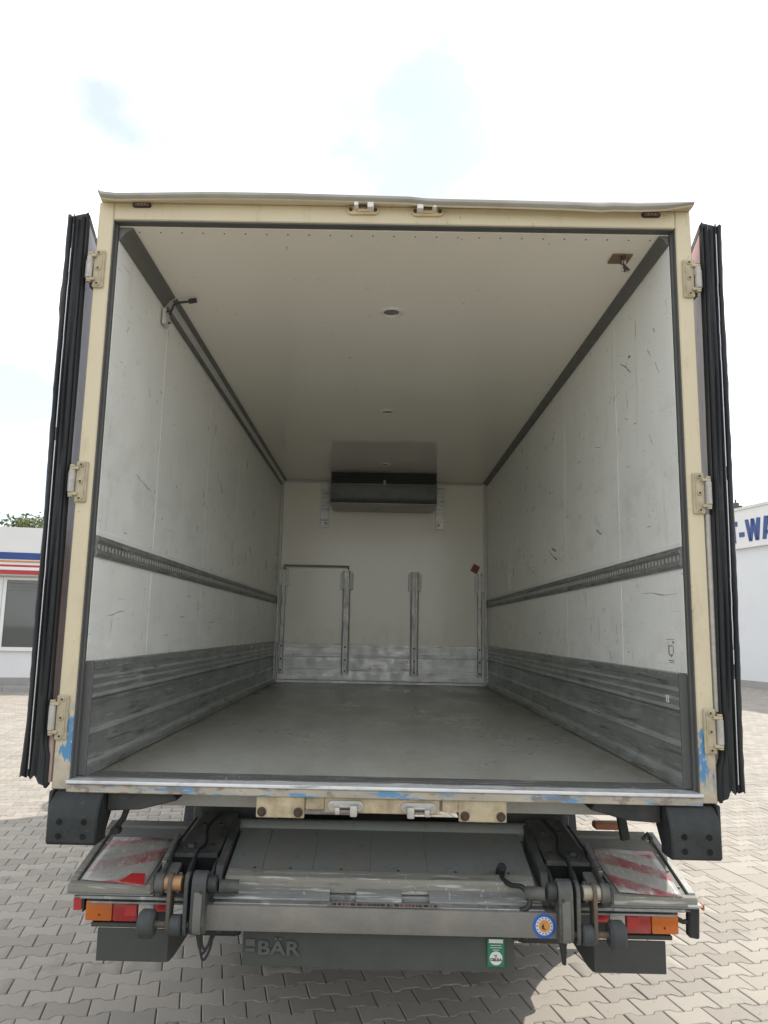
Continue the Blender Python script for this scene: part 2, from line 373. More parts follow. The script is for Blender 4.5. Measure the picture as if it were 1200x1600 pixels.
CASE = m_plain('evaporator_casing', (0.42, 0.41, 0.36), 0.4, 0.0, 0.3, 8)
PROF = m_plain('white_corner_profile', (0.60, 0.60, 0.57), 0.35, 0.1, 0.3, 6)
WSEAL = m_plain('white_sealant', (0.80, 0.80, 0.78), 0.5, 0.0, 0.15, 10)
SCUFF = m_plain('dark_scuff', (0.22, 0.215, 0.20), 0.7, 0.0, 0.3, 30)
LENS = m_plain('grey_lamp_lens', (0.22, 0.20, 0.17), 0.2, 0.0, 0.2, 20)
RINGM = m_plain('white_lamp_ring', (0.74, 0.73, 0.69), 0.35, 0.0, 0.15, 20)
def m_lens(name, col):
    m = Mat(name, col, 0.16); m.mottle(14, 0.3, 0.7)
    w = m.n.new('ShaderNodeTexWave'); w.wave_type = 'BANDS'; w.bands_direction = 'X'; w.inputs['Scale'].default_value = 55
    m.l.new(m.tc.outputs['Object'], w.inputs['Vector']); m.bump(w.outputs['Fac'], 0.0008, 0.5)
    m.p.inputs['Transmission Weight'].default_value = 0.0
    m.p.inputs['Coat Weight'].default_value = 0.5
    m.mix(m.noise(5, 5, 0.65, (1, 1, 1), 0.5, 0.75), (0.2, 0.15, 0.11, 1), 0.35)
    return m.done()
AMBER = m_lens('amber_lens', (0.50, 0.12, 0.010, 1)); REDL = m_lens('red_lens', (0.33, 0.016, 0.014, 1)); CLEARL = m_lens('clear_lens', (0.48, 0.46, 0.42, 1))
REDBR = m_lens('red_reflector', (0.46, 0.028, 0.03, 1)); SMOKE = m_plain('marker_lens', (0.20, 0.105, 0.095), 0.3, 0.0, 0.3, 30)
BLUE = m_plain('blue_print', (0.02, 0.10, 0.42), 0.4, 0.0, 0.2, 40)
ORANGE = m_plain('orange_print', (0.62, 0.27, 0.07), 0.4, 0.0, 0.3, 40)
GREEN = m_plain('green_print', (0.012, 0.17, 0.085), 0.4, 0.0, 0.3, 40)
WHITEP = m_plain('white_print', (0.62, 0.62, 0.60), 0.45, 0.0, 0.25, 40)
BLACKP = m_plain('black_print', (0.03, 0.03, 0.03), 0.5, 0.0, 0.1, 40)
REDP = m_plain('red_print', (0.22, 0.06, 0.055), 0.45, 0.0, 0.3, 40)
def m_warn(name, flip):
    m = Mat(name, (0.42, 0.405, 0.37, 1), 0.32)
    sp = m.n.new('ShaderNodeSeparateXYZ'); m.l.new(m.tc.outputs['UV'], sp.inputs[0])
    t = m.math('ADD', m.math('MULTIPLY', sp.outputs[0], 0.75 * flip), m.math('MULTIPLY', sp.outputs[1], 1.9))
    wob = m.noise(10, 4, 0.6, (1, 1, 1), 0.0, 1.0)
    fr = m.math('FRACT', m.math('ADD', m.math('ADD', t, 8.08), m.math('MULTIPLY', wob, 0.30)))
    st = m.remap(fr, 0.49, 0.53); st = m.math('MULTIPLY', m.math('MULTIPLY', st, m.remap(fr, 1.0, 0.96)), m.noise(7, 7, 0.75, (1, 1, 1), 0.36, 0.54, (6, 2, 1)))
    m.mix(st, (0.33, 0.025, 0.04, 1), 1.0)
    m.mix(m.noise(9, 6, 0.7, (1, 1, 1), 0.36, 0.60, (1, 4, 2)), (0.30, 0.285, 0.25, 1), 0.85 if flip < 0 else 0.6)          # worn away film, dust
    m.mix(m.noise(30, 4, 0.7, (2, 0.6, 1), 0.58, 0.66, (3, 3, 0)), (0.62, 0.61, 0.58, 1), 0.7)
    m.bump(m.noise(13, 4, 0.6, (1, 1, 1), 0.3, 0.7), 0.004, 0.6)
    return m.done()
WARNL = m_warn('warning_film_worn_left', -1); WARNR = m_warn('warning_film_worn_right', 1)
def m_door(name, seed, zb):
    m = Mat(name, (0.50, 0.44, 0.475, 1), 0.4); m.mottle(6, 0.3, 0.75)
    if zb:
        sp = m.n.new('ShaderNodeSeparateXYZ'); m.l.new(m.tc.outputs['Object'], sp.inputs[0])
        z = m.math('ADD', sp.outputs[2], m.math('MULTIPLY', m.noise(4, 5, 0.6, (1, 1, 1), 0, 1, (seed, 0, 0)), 0.5))
        m.mix(m.remap(z, zb + 0.27, zb + 0.22), (0.24, 0.045, 0.035, 1), 0.95)
        m.mix(m.math('MULTIPLY', m.remap(z, zb + 0.27, zb + 0.2), m.noise(16, 5, 0.6, (1, 1, 1), 0.5, 0.6)), (0.25, 0.15, 0.09, 1), 0.8)
    else:
        m.mix(m.axis(2, 3.18, 3.24), (0.55, 0.24, 0.23, 1), 0.9)
    m.mix(m.noise(20, 4, 0.6, (1, 1, 0.4), 0.62, 0.68), (0.2, 0.17, 0.17, 1), 0.6)
    return m.done()
DOORL = m_door('door_graphic_red', 0.0, 2.05); DOORR = m_door('door_graphic_lilac', 0.0, 0)
SILVER = m_plain('seal_silver_edge', (0.55, 0.55, 0.56), 0.3, 0.5, 0.2, 20)

# ---------------------------------------------------------------- ground: paving of double-T concrete blocks
def m_paver(name, use_attr):
    m = Mat(name, (0.335, 0.305, 0.262, 1), 0.82)
    if use_attr:
        a = m.n.new('ShaderNodeAttribute'); a.attribute_name = 'tone'; v = a.outputs['Fac']
    else:
        oi = m.n.new('ShaderNodeObjectInfo'); v = oi.outputs['Random']
    hv = m.n.new('ShaderNodeHueSaturation'); m.l.new(m.c, hv.inputs['Color']); m.l.new(m.remap(v, 0, 1, 0.80, 1.12), hv.inputs['Value'])
    m.c = hv.outputs[0]
    g = m.n.new('ShaderNodeNewGeometry')
    def gn(sc_, detail, lo, hi):
        t = m.n.new('ShaderNodeTexNoise'); t.inputs['Scale'].default_value = sc_; t.inputs['Detail'].default_value = detail; t.inputs['Roughness'].default_value = 0.65
        m.l.new(g.outputs['Position'], t.inputs['Vector']); return m.remap(t.outputs['Fac'], lo, hi)
    m.mix(gn(1.3, 5, 0.40, 0.68), (0.30, 0.28, 0.245, 1), 0.45)
    m.mix(gn(130, 3, 0.55, 0.72), (0.22, 0.205, 0.18, 1), 0.5)
    m.mix(gn(200, 2, 0.62, 0.74), (0.46, 0.425, 0.375, 1), 0.5)
    m.mix(gn(9, 6, 0.60, 0.74), (0.20, 0.185, 0.16, 1), 0.5)
    m.mix(gn(2.6, 7, 0.60, 0.70), (0.15, 0.145, 0.13, 1), 0.55)
    m.mix(gn(28, 4, 0.66, 0.70), (0.12, 0.11, 0.095, 1), 0.5)
    m.bump(gn(220, 3, 0.3, 0.7), 0.0012, 0.5)
    return m.done()
PAVO = m_paver('concrete_paver', False); PAVS = m_paver('concrete_paver_field', True)
def m_sand():
    m = Mat('joint_sand', (0.14, 0.125, 0.095, 1), 0.95); m.mottle(3, 0.4, 0.6); m.mottle(60, 0.4, 0.6)
    m.mix(m.noise(1.1, 6, 0.7, (1, 1, 1), 0.52, 0.66), (0.055, 0.075, 0.03, 1), 0.6)
    return m.done()
SAND = m_sand()
def m_farpave():
    m = Mat('far_paving', (0.32, 0.29, 0.25, 1), 0.85); m.mottle(1.1, 0.25, 0.75); m.mottle(18, 0.2, 0.7)
    m.bump(m.noise(60, 3, 0.6), 0.002, 0.5); return m.done()
FARP = m_farpave()
TH = R(12.5)                                     # paving runs 12.5 degrees off the truck's axis
eu = Vector((math.cos(TH), math.sin(TH), 0)); ev = Vector((-math.sin(TH), math.cos(TH), 0))
PU, PV, B1, B2 = 0.203, 0.141, 0.0835, 0.0575
ground = MB().grid(lambda a, b: Vector((-600 + 1200 * a, -300 + 1500 * b, -0.012)), 8, 8).build('ground', SAND, None, 0)
tag(ground, 'grey concrete block paving under and around the truck', kind='structure')
def paver_outline(inset):
    a = PU / 2 - inset; w = B1 - inset; n = B2 - inset
    t0, t1 = 0.0375 * 1.015, 0.0625 * 1.015
    top = [(-a, w), (-t1 + 0.001, w), (-t0 - 0.001, n), (t0 + 0.001, n), (t1 - 0.001, w), (a, w)]
    return top + [(-x, -y) for x, y in top]
def paver_mesh_data():
    o1, o2 = paver_outline(0.0022), paver_outline(0.0065)
    V = [(x, y, -0.02) for x, y in o1] + [(x, y, -0.0035) for x, y in o1] + [(x, y, 0) for x, y in o2]
    n = len(o1)
    F = [list(range(3 * n - 1, 2 * n - 1, -1))]
    for k in range(n):
        q = (k + 1) % n
        F.append([n + q, n + k, 2 * n + k, 2 * n + q][::-1]); F.append([q, k, n + k, n + q][::-1])
    return V, F
PVV, PVF = paver_mesh_data()
# orientation check: top must face up
def fix_up(V, F):
    me = bpy.data.meshes.new('paver'); me.from_pydata(V, [], F); bm = bmesh.new(); bm.from_mesh(me)
    bmesh.ops.recalc_face_normals(bm, faces=bm.faces[:])
    up = max(bm.faces, key=lambda f: f.calc_center_median().z + f.calc_area())
    if up.normal.z < 0: bmesh.ops.reverse_faces(bm, faces=bm.faces[:])
    bm.to_mesh(me); bm.free(); return me
PAVER = fix_up(PVV, PVF); PAVER.materials.append(PAVO)
PVF = [list(p.vertices) for p in PAVER.polygons]
GUT0, GUT1 = 3.08, 3.50                           # drainage strip of square slabs right of the truck (along ev)
def hidden(u, v):                                 # pixel covered by the truck in the photograph
    if 75 < u < 1125 and v < 1258: return True
    if 160 < u < 1040 and v < 1287 and not (200 < u < 300 or 890 < u < 960): return True
    if 110 < u < 1090 and 1287 <= v < 1405: return True
    if 130 < u < 1100 and 1405 <= v < 1450: return True
    if (150 < u < 285 or 905 < u < 1042) and v < 1522: return True
    if 300 < u < 880 and v < 1466: return True
    if 378 < u < 803 and v < 1515: return True
    if u < 75 and v < 1215 and u > 35: return True
    if 75 < u < 165 and v < 1318 or 1040 < u < 1120 and v < 1340: return True
    return False
inst, rest = [], []
for j in range(-12, 230):
    for i in range(-90, 110):
        s_, t_ = (i + 0.5 * (j % 2)) * PU, j * PV
        p = eu * s_ + ev * t_
        if p.y < -3.2 or p.y > 27 or abs(p.x) > 3.2 + (p.y + 3.3) * 0.68: continue
        # the strip of slabs replaces the blocks
        if GUT0 + 0.105 < s_ < GUT1 - 0.105: continue
        u, v = proj(p); dist = (p - CAM).length
        if -15 < u < 1215 and v < 1612 and not hidden(u, v): inst.append((dist, p, i, j))
        else: rest.append((p, i, j))
inst.sort(key=lambda x: x[0])
rest += [(p, i, j) for _, p, i, j in inst[270:]]; inst = inst[:270]
for _, p, i, j in inst:
    o = bpy.data.objects.new('paver', PAVER); sc.collection.objects.link(o)
    o.location = p + Vector((0, 0, rng.uniform(-0.0015, 0.0015)))
    o.rotation_euler = (rng.gauss(0, 0.006), rng.gauss(0, 0.006), TH + rng.gauss(0, 0.006)); o.parent = ground
import numpy as np
def paver_field(items):
    nV = len(PVV); base = np.array(PVV); n = len(items)
    fl = [f for f in PVF if len(f) == 12] + [f for f in PVF if len(f) == 4]
    loops = np.concatenate([np.array(f) for f in fl]); sizes = np.array([len(f) for f in fl])
    P = np.zeros((n, nV, 3)); tone = np.zeros(n); r2 = np.random.RandomState(3)
    for k, (p, i, j) in enumerate(items):
        a = TH + r2.normal(0, 0.006); c, s = math.cos(a), math.sin(a); tx, ty = r2.normal(0, 0.006, 2)
        x, y, z = base[:, 0], base[:, 1], base[:, 2]
        P[k, :, 0] = x * c - y * s + p.x; P[k, :, 1] = x * s + y * c + p.y; P[k, :, 2] = z + x * tx + y * ty + r2.uniform(-0.0015, 0.0015)
        tone[k] = r2.rand()
    me = bpy.data.meshes.new('paving_field')
    me.vertices.add(n * nV); me.vertices.foreach_set('co', P.reshape(-1))
    L = (loops[None, :] + (np.arange(n) * nV)[:, None]).reshape(-1)
    me.loops.add(len(L)); me.loops.foreach_set('vertex_index', L)
    sz = np.tile(sizes, n); st = np.concatenate([[0], np.cumsum(sz)[:-1]])
    me.polygons.add(len(sz)); me.polygons.foreach_set('loop_start', st); me.polygons.foreach_set('loop_total', sz)
    at_ = me.attributes.new('tone', 'FLOAT', 'FACE'); at_.data.foreach_set('value', np.repeat(tone, len(fl)))
    me.update(calc_edges=True); me.validate(); me.materials.append(PAVS)
    return me
pf = link('paving_field', paver_field(rest), ground); pf['kind'] = 'stuff'
# square slabs of the drainage strip
SLAB = MB().box((-0.103, -0.150, -0.03), (0.103, 0.150, 0.0), 0.004).mesh('gutter_slab', PAVO, 0)
for k in range(-4, 70):
    for c in range(2):
        p = eu * (GUT0 + 0.105 + c * 0.21) + ev * (k * 0.305 + 0.15 * c)
        u, v = proj(p)
        if p.y > 14 or p.y < -2.5: continue
        o = bpy.data.objects.new('gutter_slab', SLAB); sc.collection.objects.link(o); o.parent = ground
        o.location = p + Vector((0, 0, 0.003 + rng.uniform(-0.0015, 0.0015))); o.rotation_euler = (rng.gauss(0, 0.008), rng.gauss(0, 0.008), TH + rng.gauss(0, 0.01))
far = MB()
for (x0, x1, y0, y1) in [(-300, 300, 27, 600), (-300, 300, -200, -3.1), (-300, -24, -3.1, 27), (24, 300, -3.1, 27)]:
    far.poly([(x0, y0, -0.004), (x1, y0, -0.004), (x1, y1, -0.004), (x0, y1, -0.004)])
tag(far.build('pavement', FARP, None, 0), 'paved yard reaching away beyond the blocks', kind='structure')

# ---------------------------------------------------------------- the truck
truck = thing('refrigerated_truck', (0, 2.8, 0), 'cream box truck with open rear doors, white empty cargo box and folded tail lift', 'truck')
HW, ZT, ZB = 1.25, 3.523, 1.135
OW, ZO, ZS = 1.1865, 3.445, 1.170
IW, ZC, ZF, LEN = 1.175, 3.4355, 1.165, 5.636

# rear frame
for s in (-1, 1):
    MB().box((s * OW, 0, ZB), (s * HW, 0.075, ZT), 0.004).build('corner_post', CREAM, truck)
    MB().box((s * (OW - 0.0115), 0.028, ZS), (s * (OW + 0.003), 0.052, ZO + 0.02), 0.002).M(0).box((s * (OW - 0.004), 0.008, ZS), (s * (OW + 0.003), 0.0275, ZO), 0.001).build('jamb_seal', JAMB, truck)
MB().box((-OW + 0.001, 0, ZO), (OW - 0.001, 0.075, ZT), 0.004).build('header', CREAM, truck)
mb = MB().box((-OW + 0.006, 0.006, ZO - 0.006), (OW - 0.006, 0.045, ZO + 0.001), 0.001)
mb.build('header_seal', JAMB, truck)
mb = MB()
for k in range(25): mb.cyl((-1.1 + k * 0.092, 0.085, ZC - 0.003), (-1.1 + k * 0.092, 0.085, ZC + 0.002), 0.0035, 8)
tag(mb.build('rivet_head', LENS, truck), kind='stuff')
# bent roof cap: a folded sheet with a wavy lip and turned up corners
pts_t = [(153, 296), (158, 298.5), (180, 301), (240, 300.5), (330, 299.5), (440, 301), (540, 304), (640, 307), (668, 310), (690, 311), (800, 313.5), (900, 316.5), (940, 319), (960, 317.5), (1000, 318.5), (1040, 317), (1085, 315)]
cap = MB()
top = [at(u, v, -0.055) for u, v in pts_t]
prof = []
n = len(top)
rows = []
for k, p in enumerate(top):
    w = 0.010 if k in (0, n - 1) else 0.026
    lift = 0.0
    rows.append([Vector((p.x, 0.12, ZT + 0.062)), Vector((p.x, -0.02, ZT + 0.052 + (p.z - 3.585) * 0.4)), p + Vector((0, 0, 0)), p + Vector((0, -0.004, -0.5 * w)), p + Vector((0, 0.004, -w)), p + Vector((0, 0.012, -w - 0.004)), Vector((p.x, -0.002, ZT + 0.0)), Vector((p.x, 0.02, ZT - 0.002)), Vector((p.x, 0.12, ZT + 0.05))])
vs = [[cap.bm.verts.new(q) for q in r] for r in rows]
for k in range(n - 1):
    for q in range(len(rows[0])):
        q2 = (q + 1) % len(rows[0])
        f = cap.bm.faces.new([vs[k][q], vs[k + 1][q], vs[k + 1][q2], vs[k][q2]]); f.material_index = 0 if q in (0, 1, 2, 3, 8) else 1
for e in (0, n - 1):
    f = cap.bm.faces.new(vs[e]); f.material_index = 1
cap.build('roof_cap', [CAPM, CREAM], truck, 40)
# sill: bright aluminium nosing over a chipped painted edge
MB().M(0).box((-1.192, -0.020, 1.159), (1.192, 0.05, 1.172), 0.003).M(1).box((-1.19, -0.012, 1.128), (1.19, 0.05, 1.158), 0.003).build('sill', [ALUSILL, SILLP], truck)
MB().box((-1.178, 0.051, 1.1535), (1.178, 0.175, 1.1735), 0.004).build('threshold_plate', THRESH, truck)
MB().box((-1.16, 0.176, ZF - 0.006), (1.16, 0.19, ZF + 0.007), 0.003).build('threshold_edge', JAMB, truck)

# floor and its coves
MB().box((-IW, 0.191, ZF - 0.12), (IW, LEN + 0.05, ZF)).build('cargo_floor', FLOOR, truck)
# side walls
SEAMS = [0.02, 0.835, 1.945, 3.05, 4.16, 5.27, LEN]
def kick_profile(s):
    zz = [(1.165, 0.0), (1.17, 0.030), (1.20, 0.030), (1.206, 0.016), (1.225, 0.016), (1.232, 0.009), (1.318, 0.009), (1.322, 0.015), (1.345, 0.015), (1.349, 0.009), (1.437, 0.009), (1.440, 0.018),
          (1.452, 0.020), (1.456, 0.006), (1.460, 0.006), (1.463, 0.016), (1.478, 0.016), (1.481, 0.010), (1.497, 0.010), (1.500, 0.015), (1.513, 0.015), (1.516, 0.010), (1.533, 0.010), (1.536, 0.015), (1.549, 0.015), (1.552, 0.010), (1.570, 0.010), (1.573, 0.014), (1.604, 0.014), (1.608, 0.0)]
    return [(s * (IW - x), z) for z, x in zz]
for s in (-1, 1):
    sw = MB().box((s * (IW + 0.004), 0.0535, ZB - 0.02), (s * HW - s * 0.003, LEN + 0.12, ZT + 0.03), 0.0).build('side_wall', [WSEAL], truck, 0)
    for q in range(len(SEAMS) - 1):
        y0, y1 = SEAMS[q] + 0.0018, SEAMS[q + 1] - 0.0018
        y0 = max(y0, 0.054)
        for z0, z1 in ((1.60, 2.012), (2.108, ZC)):
            MB().box((s * IW, y0, z0), (s * (IW + 0.02), y1, z1), 0.0012).build('wall_panel', WALL, sw, 0)
    MB().box((s * (IW - 0.003), 0.054, 2.105), (s * (IW + 0.01), LEN, 2.128), 0.002).build('rail_cover_strip', WSEAL, sw)
    # load-securing rail with punched slots
    pr = [(IW + 0.004, 2.020), (IW - 0.006, 2.021), (IW - 0.008, 2.028), (IW - 0.012, 2.032), (IW - 0.012, 2.040), (IW - 0.007, 2.043), (IW - 0.007, 2.077), (IW - 0.012, 2.080), (IW - 0.012, 2.090), (IW - 0.008, 2.094), (IW - 0.006, 2.104), (IW + 0.004, 2.1045)]
    MB().sweep([Vector((s * x, 0.054, z)) for x, z in pr], (0, 0.054, 0), (0, LEN, 0)).build('cargo_rail', RAILM, sw, 25)
    mb = MB()
    for k in range(130):
        y = 0.075 + k * 0.0415
        mb.prism([Vector((s * (IW - 0.0072), y + 0.008 * math.cos(t * math.pi / 4), 2.06 + 0.0125 * math.sin(t * math.pi / 4))) for t in range(8)], (-s * 0.0022, 0, 0))
    tag(mb.build('rail_slot', RAILS, sw, 0), kind='stuff')
    kp = kick_profile(s)
    for y0, y1 in ((0.0645, 1.9), (1.9015, LEN - 0.14)):
        MB().sweep([Vector((x, y0, z)) for x, z in kp] + [Vector((s * (IW + 0.003), y0, 1.608)), Vector((s * (IW + 0.003), y0, 1.165))], (0, y0, 0), (0, y1, 0)).ribs(s).build('kick_plate', [KICK, KICKW], sw, 20)
    MB().box((s * (IW - 0.022), LEN - 0.139, 1.166), (s * (IW + 0.002), LEN - 0.03, 1.606), 0.003).build('kick_plate', KICKB, sw)
    MB().box((s * (IW - 0.031), 0.0535, 1.176), (s * (IW + 0.002), 0.064, 1.609), 0.002).build('end_trim', JAMB, sw)
    mb = MB()                                     # screw heads along the plate joints
    for k in range(34):
        y = 0.25 + k * 0.157
        for z, x in ((1.590, 0.014), (1.21, 0.030)): mb.cyl((s * (IW - x + 0.001), y, z), (s * (IW - x - 0.002), y, z), 0.0045, 6)
    tag(mb.build('screw_head', BOLTZ, sw, 0), kind='stuff')
# black scuffs that goods have left on the walls (thin rubber marks)
def scuffs(s, items):
    mb = MB()
    for (y, z, L_, ang, w) in items:
        seg = 7; c, d = math.cos(ang), math.sin(ang); rr = random.Random(int(y * 1000 + z * 77))
        ptsu, ptsl = [], []
        off = 0
        for k in range(seg + 1):
            t = k / seg; off += rr.uniform(-1, 1) * L_ * 0.018; ww = w * (0.25 + rr.random()) * (1 - abs(2 * t - 1) ** 3) * 0.5 + 0.0004
            yy, zz = y + c * (t - .5) * L_ - d * off, z + d * (t - .5) * L_ + c * off
            ptsu.append(Vector((s * (IW - 0.0007), yy - d * ww, zz + c * ww))); ptsl.append(Vector((s * (IW - 0.0007), yy + d * ww, zz - c * ww)))
        for k in range(seg): mb.poly([ptsu[k], ptsu[k + 1], ptsl[k + 1], ptsl[k]])
    return mb
sl = [(0.36, 1.80, 0.22, 0.1, 0.004), (0.62, 2.43, 0.26, -0.15, 0.004), (1.5, 1.80, 0.12, 0, 0.004), (2.3, 1.78, 0.22, 0, 0.003), (2.9, 2.36, 0.14, 1.5, 0.012), (3.5, 2.34, 0.14, 1.5, 0.010), (1.2, 2.52, 0.02, 0, 0.012), (4.2, 1.75, 0.05, 1.2, 0.01), (0.24, 3.05, 0.05, 1, 0.004), (3.2, 2.9, 0.12, 1.4, 0.004)]
sr = [(0.66, 3.07, 0.20, 0.6, 0.006), (0.60, 3.10, 0.04, 0.2, 0.018), (0.33, 1.925, 0.42, 0.04, 0.003), (1.04, 1.64, 0.07, 1.2, 0.006), (0.33, 3.02, 0.07, 0.9, 0.004), (0.50, 3.2, 0.10, 1.55, 0.005), (0.24, 2.92, 0.09, 0.9, 0.003), (0.26, 3.1, 0.03, 1.0, 0.012),
      (2.35, 2.30, 0.28, 0.35, 0.006), (2.3, 2.33, 0.16, 0.3, 0.016), (2.25, 2.26, 0.12, 0.25, 0.012), (3.1, 2.25, 0.5, 0.3, 0.005), (3.9, 2.30, 0.10, 1.3, 0.014), (1.4, 1.80, 0.10, 1.5, 0.005), (1.25, 1.78, 0.14, 1.45, 0.004), (0.75, 1.67, 0.02, 0, 0.006), (1.2, 2.31, 0.12, 0.3, 0.01), (2.8, 1.75, 0.09, 0, 0.008), (1.5, 1.95, 0.10, 1.5, 0.004), (0.55, 2.75, 0.05, 0.1, 0.004), (0.35, 2.62, 0.08, 0.9, 0.003), (1.9, 2.5, 0.08, 0.1, 0.004)]
rr0 = random.Random(11)
for k in range(34):
    sl.append((rr0.uniform(0.25, 5.3), rr0.choice((rr0.uniform(1.65, 1.98), rr0.uniform(2.15, 2.7))), rr0.uniform(0.02, 0.11), rr0.choice((0.0, 0.1, 1.5, 1.4)), rr0.uniform(0.001, 0.003)))
    sr.append((rr0.uniform(0.25, 5.3), rr0.choice((rr0.uniform(1.65, 1.98), rr0.uniform(2.15, 2.9))), rr0.uniform(0.02, 0.12), rr0.choice((0.2, 0.35, 1.5, 1.4)), rr0.uniform(0.001, 0.0035)))
tag(scuffs(-1, sl).build('scuff_mark', SCUFF, truck, 0, fix=False), kind='stuff'); tag(scuffs(1, sr).build('scuff_mark', SCUFF, truck, 0, fix=False), kind='stuff')
# worn print near the door on the right wall
mb = MB()
for y0, y1, z0, z1 in [(0.17, 0.255, 1.737, 1.739), (0.172, 0.19, 1.722, 1.730), (0.178, 0.184, 1.68, 1.708), (0.226, 0.236, 1.676, 1.712), (0.185, 0.226, 1.710, 1.714), (0.187, 0.226, 1.672, 1.677), (0.20, 0.21, 1.665, 1.672), (0.18, 0.235, 1.650, 1.654), (0.18, 0.19, 1.642, 1.646), (0.20, 0.21, 1.642, 1.646), (0.22, 0.23, 1.642, 1.646)]:
    mb.box((IW - 0.0012, y0, z0), (IW - 0.0004, y1, z1))
mb.build('worn_label', SCUFF, truck, 0)
mb = MB().M(0)
for dy in (0, 0.02): mb.prism([Vector((IW - 0.0165, 0.21 + dy, 1.515)), Vector((IW - 0.0165, 0.222 + dy, 1.510)), Vector((IW - 0.0165, 0.214 + dy, 1.482)), Vector((IW - 0.0165, 0.206 + dy, 1.484))], (-0.0008, 0, 0))
mb.build('paint_scrape', WSEAL, truck, 0)

# ceiling, roof, corner coves
ce = MB().box((-IW - 0.05, 0.046, ZC), (IW + 0.05, LEN + 0.05, ZC + 0.02)).build('ceiling', CEIL, truck, 0)
MB().box((-HW, 0.10, ZT + 0.035), (HW, LEN + 0.12, ZT + 0.062), 0.004).build('roof', CAPM, truck)
for y, r in ((0.885, 0.060), (2.78, 0.055), (4.70, 0.055)):
    mb = MB().M(0)
    n = 28
    pr = [(r, 0.0), (r, -0.006), (r * 0.86, -0.010), (r * 0.72, -0.006), (r * 0.70, -0.002)]
    rings = [[mb.bm.verts.new((0.006 + a * math.cos(2 * math.pi * k / n), y + a * math.sin(2 * math.pi * k / n), ZC + h)) for k in range(n)] for a, h in pr]
    for q in range(len(rings) - 1):
        for k in range(n): mb.bm.faces.new([rings[q][k], rings[q][(k + 1) % n], rings[q + 1][(k + 1) % n], rings[q + 1][k]])
    f = mb.bm.faces.new(rings[-1]); f.material_index = 1
    mb.build('spotlight', [RINGM, LENS], ce)
def cove(s, y0, y1, a, th=0.006):
    return [Vector((s * (IW - 0.002), y0, ZC - a)), Vector((s * (IW - 0.006), y0, ZC - a)), Vector((s * (IW - a * 0.5), y0, ZC - a * 0.42)), Vector((s * (IW - a), y0, ZC - 0.006)), Vector((s * (IW - a), y0, ZC - 0.001)), Vector((s * (IW - 0.002), y0, ZC - 0.001))]
MB().sweep(cove(1, 0.047, LEN, 0.042), (0, 0.047, 0), (0, LEN, 0)).build('cove_profile', COVE, truck, 20)
MB().sweep(cove(-1, 0.047, 0.74, 0.058), (0, 0.047, 0), (0, 0.74, 0)).build('cove_profile', COVE, truck, 20)
MB().sweep(cove(-1, 0.76, LEN, 0.060), (0, 0.76, 0), (0, LEN, 0)).build('cove_profile', PROF, truck, 20)
for (xa, za, xb, zb) in ((IW - 0.042, ZC - 0.018, IW - 0.063, ZC - 0.004), (IW - 0.004, ZC - 0.066, IW - 0.018, ZC - 0.046)):
    MB().sweep([Vector((-xa, 0.76, za - 0.004)), Vector((-xb, 0.76, zb - 0.004)), Vector((-xb, 0.76, zb + 0.002)), Vector((-xa, 0.76, za + 0.002))], (0, 0.76, 0), (0, LEN, 0)).build('cove_rail', COVE, truck, 0)
# clamp and cable stub where the left cove steps
mb = MB().M(0).box((-1.168, 0.70, 3.275), (-1.150, 0.78, 3.36), 0.004).M(1).cyl((-1.15, 0.72, 3.345), (-1.138, 0.72, 3.345), 0.006, 8).cyl((-1.15, 0.76, 3.30), (-1.138, 0.76, 3.30), 0.006, 8).M(2)
mb.tube([(-1.14, 0.74, 3.335), (-1.12, 0.735, 3.39), (-1.09, 0.735, 3.402), (-1.03, 0.74, 3.412)], 0.006, 8).cyl((-1.045, 0.74, 3.41), (-1.005, 0.74, 3.418), 0.012, 10)
mb.build('cove_clamp', [PROF, BOLT, BLACK], truck)
# ceiling bracket with a bunch of cable ends by the right door
mb = MB().M(0).box((0.985, 0.205, ZC - 0.008), (1.075, 0.29, ZC - 0.0005), 0.002).M(1).box((1.025, 0.20, ZC - 0.03), (1.04, 0.225, ZC - 0.008), 0.002)
rr = random.Random(5)
for k in range(7):
    x = 1.032 + rr.uniform(-0.006, 0.006); mb.M(1 if k % 3 else 2)
    mb.tube([(x, 0.212, ZC - 0.02), (x + rr.uniform(-.006, .006), 0.212, ZC - 0.045), (x + rr.uniform(-.02, .03), 0.21 + rr.uniform(-.01, .01), ZC - 0.072 - rr.uniform(0, .014))], 0.0042, 6)
mb.build('ceiling_bracket', [m_plain('rusty_bracket_plate', (0.23, 0.155, 0.10), 0.6, 0.2, 0.4, 30), BOLT, HINGEW], truck)

# front bulkhead
bh = MB().box((-IW, LEN, ZF - 0.05), (IW, LEN + 0.06, ZC + 0.02)).build('bulkhead', WALLB, truck, 0)
for s in (-1, 1):
    MB().box((s * (IW - 0.034), LEN - 0.03, ZF), (s * (IW - 0.001), LEN - 0.001, ZC - 0.001), 0.003).build('corner_profile', PROF, bh)
MB().box((-IW + 0.035, LEN - 0.014, ZC - 0.028), (IW - 0.035, LEN - 0.001, ZC - 0.001), 0.002).build('ceiling_profile', PROF, bh)
MB().box((-IW + 0.035, LEN - 0.012, 1.452), (IW - 0.035, LEN - 0.001, 1.594), 0.003).M(0).box((-IW + 0.035, LEN - 0.018, 1.47), (IW - 0.035, LEN - 0.012, 1.49), 0.002).box((-IW + 0.035, LEN - 0.018, 1.55), (IW - 0.035, LEN - 0.012, 1.57), 0.002).build('kick_panel', KICKB, bh)
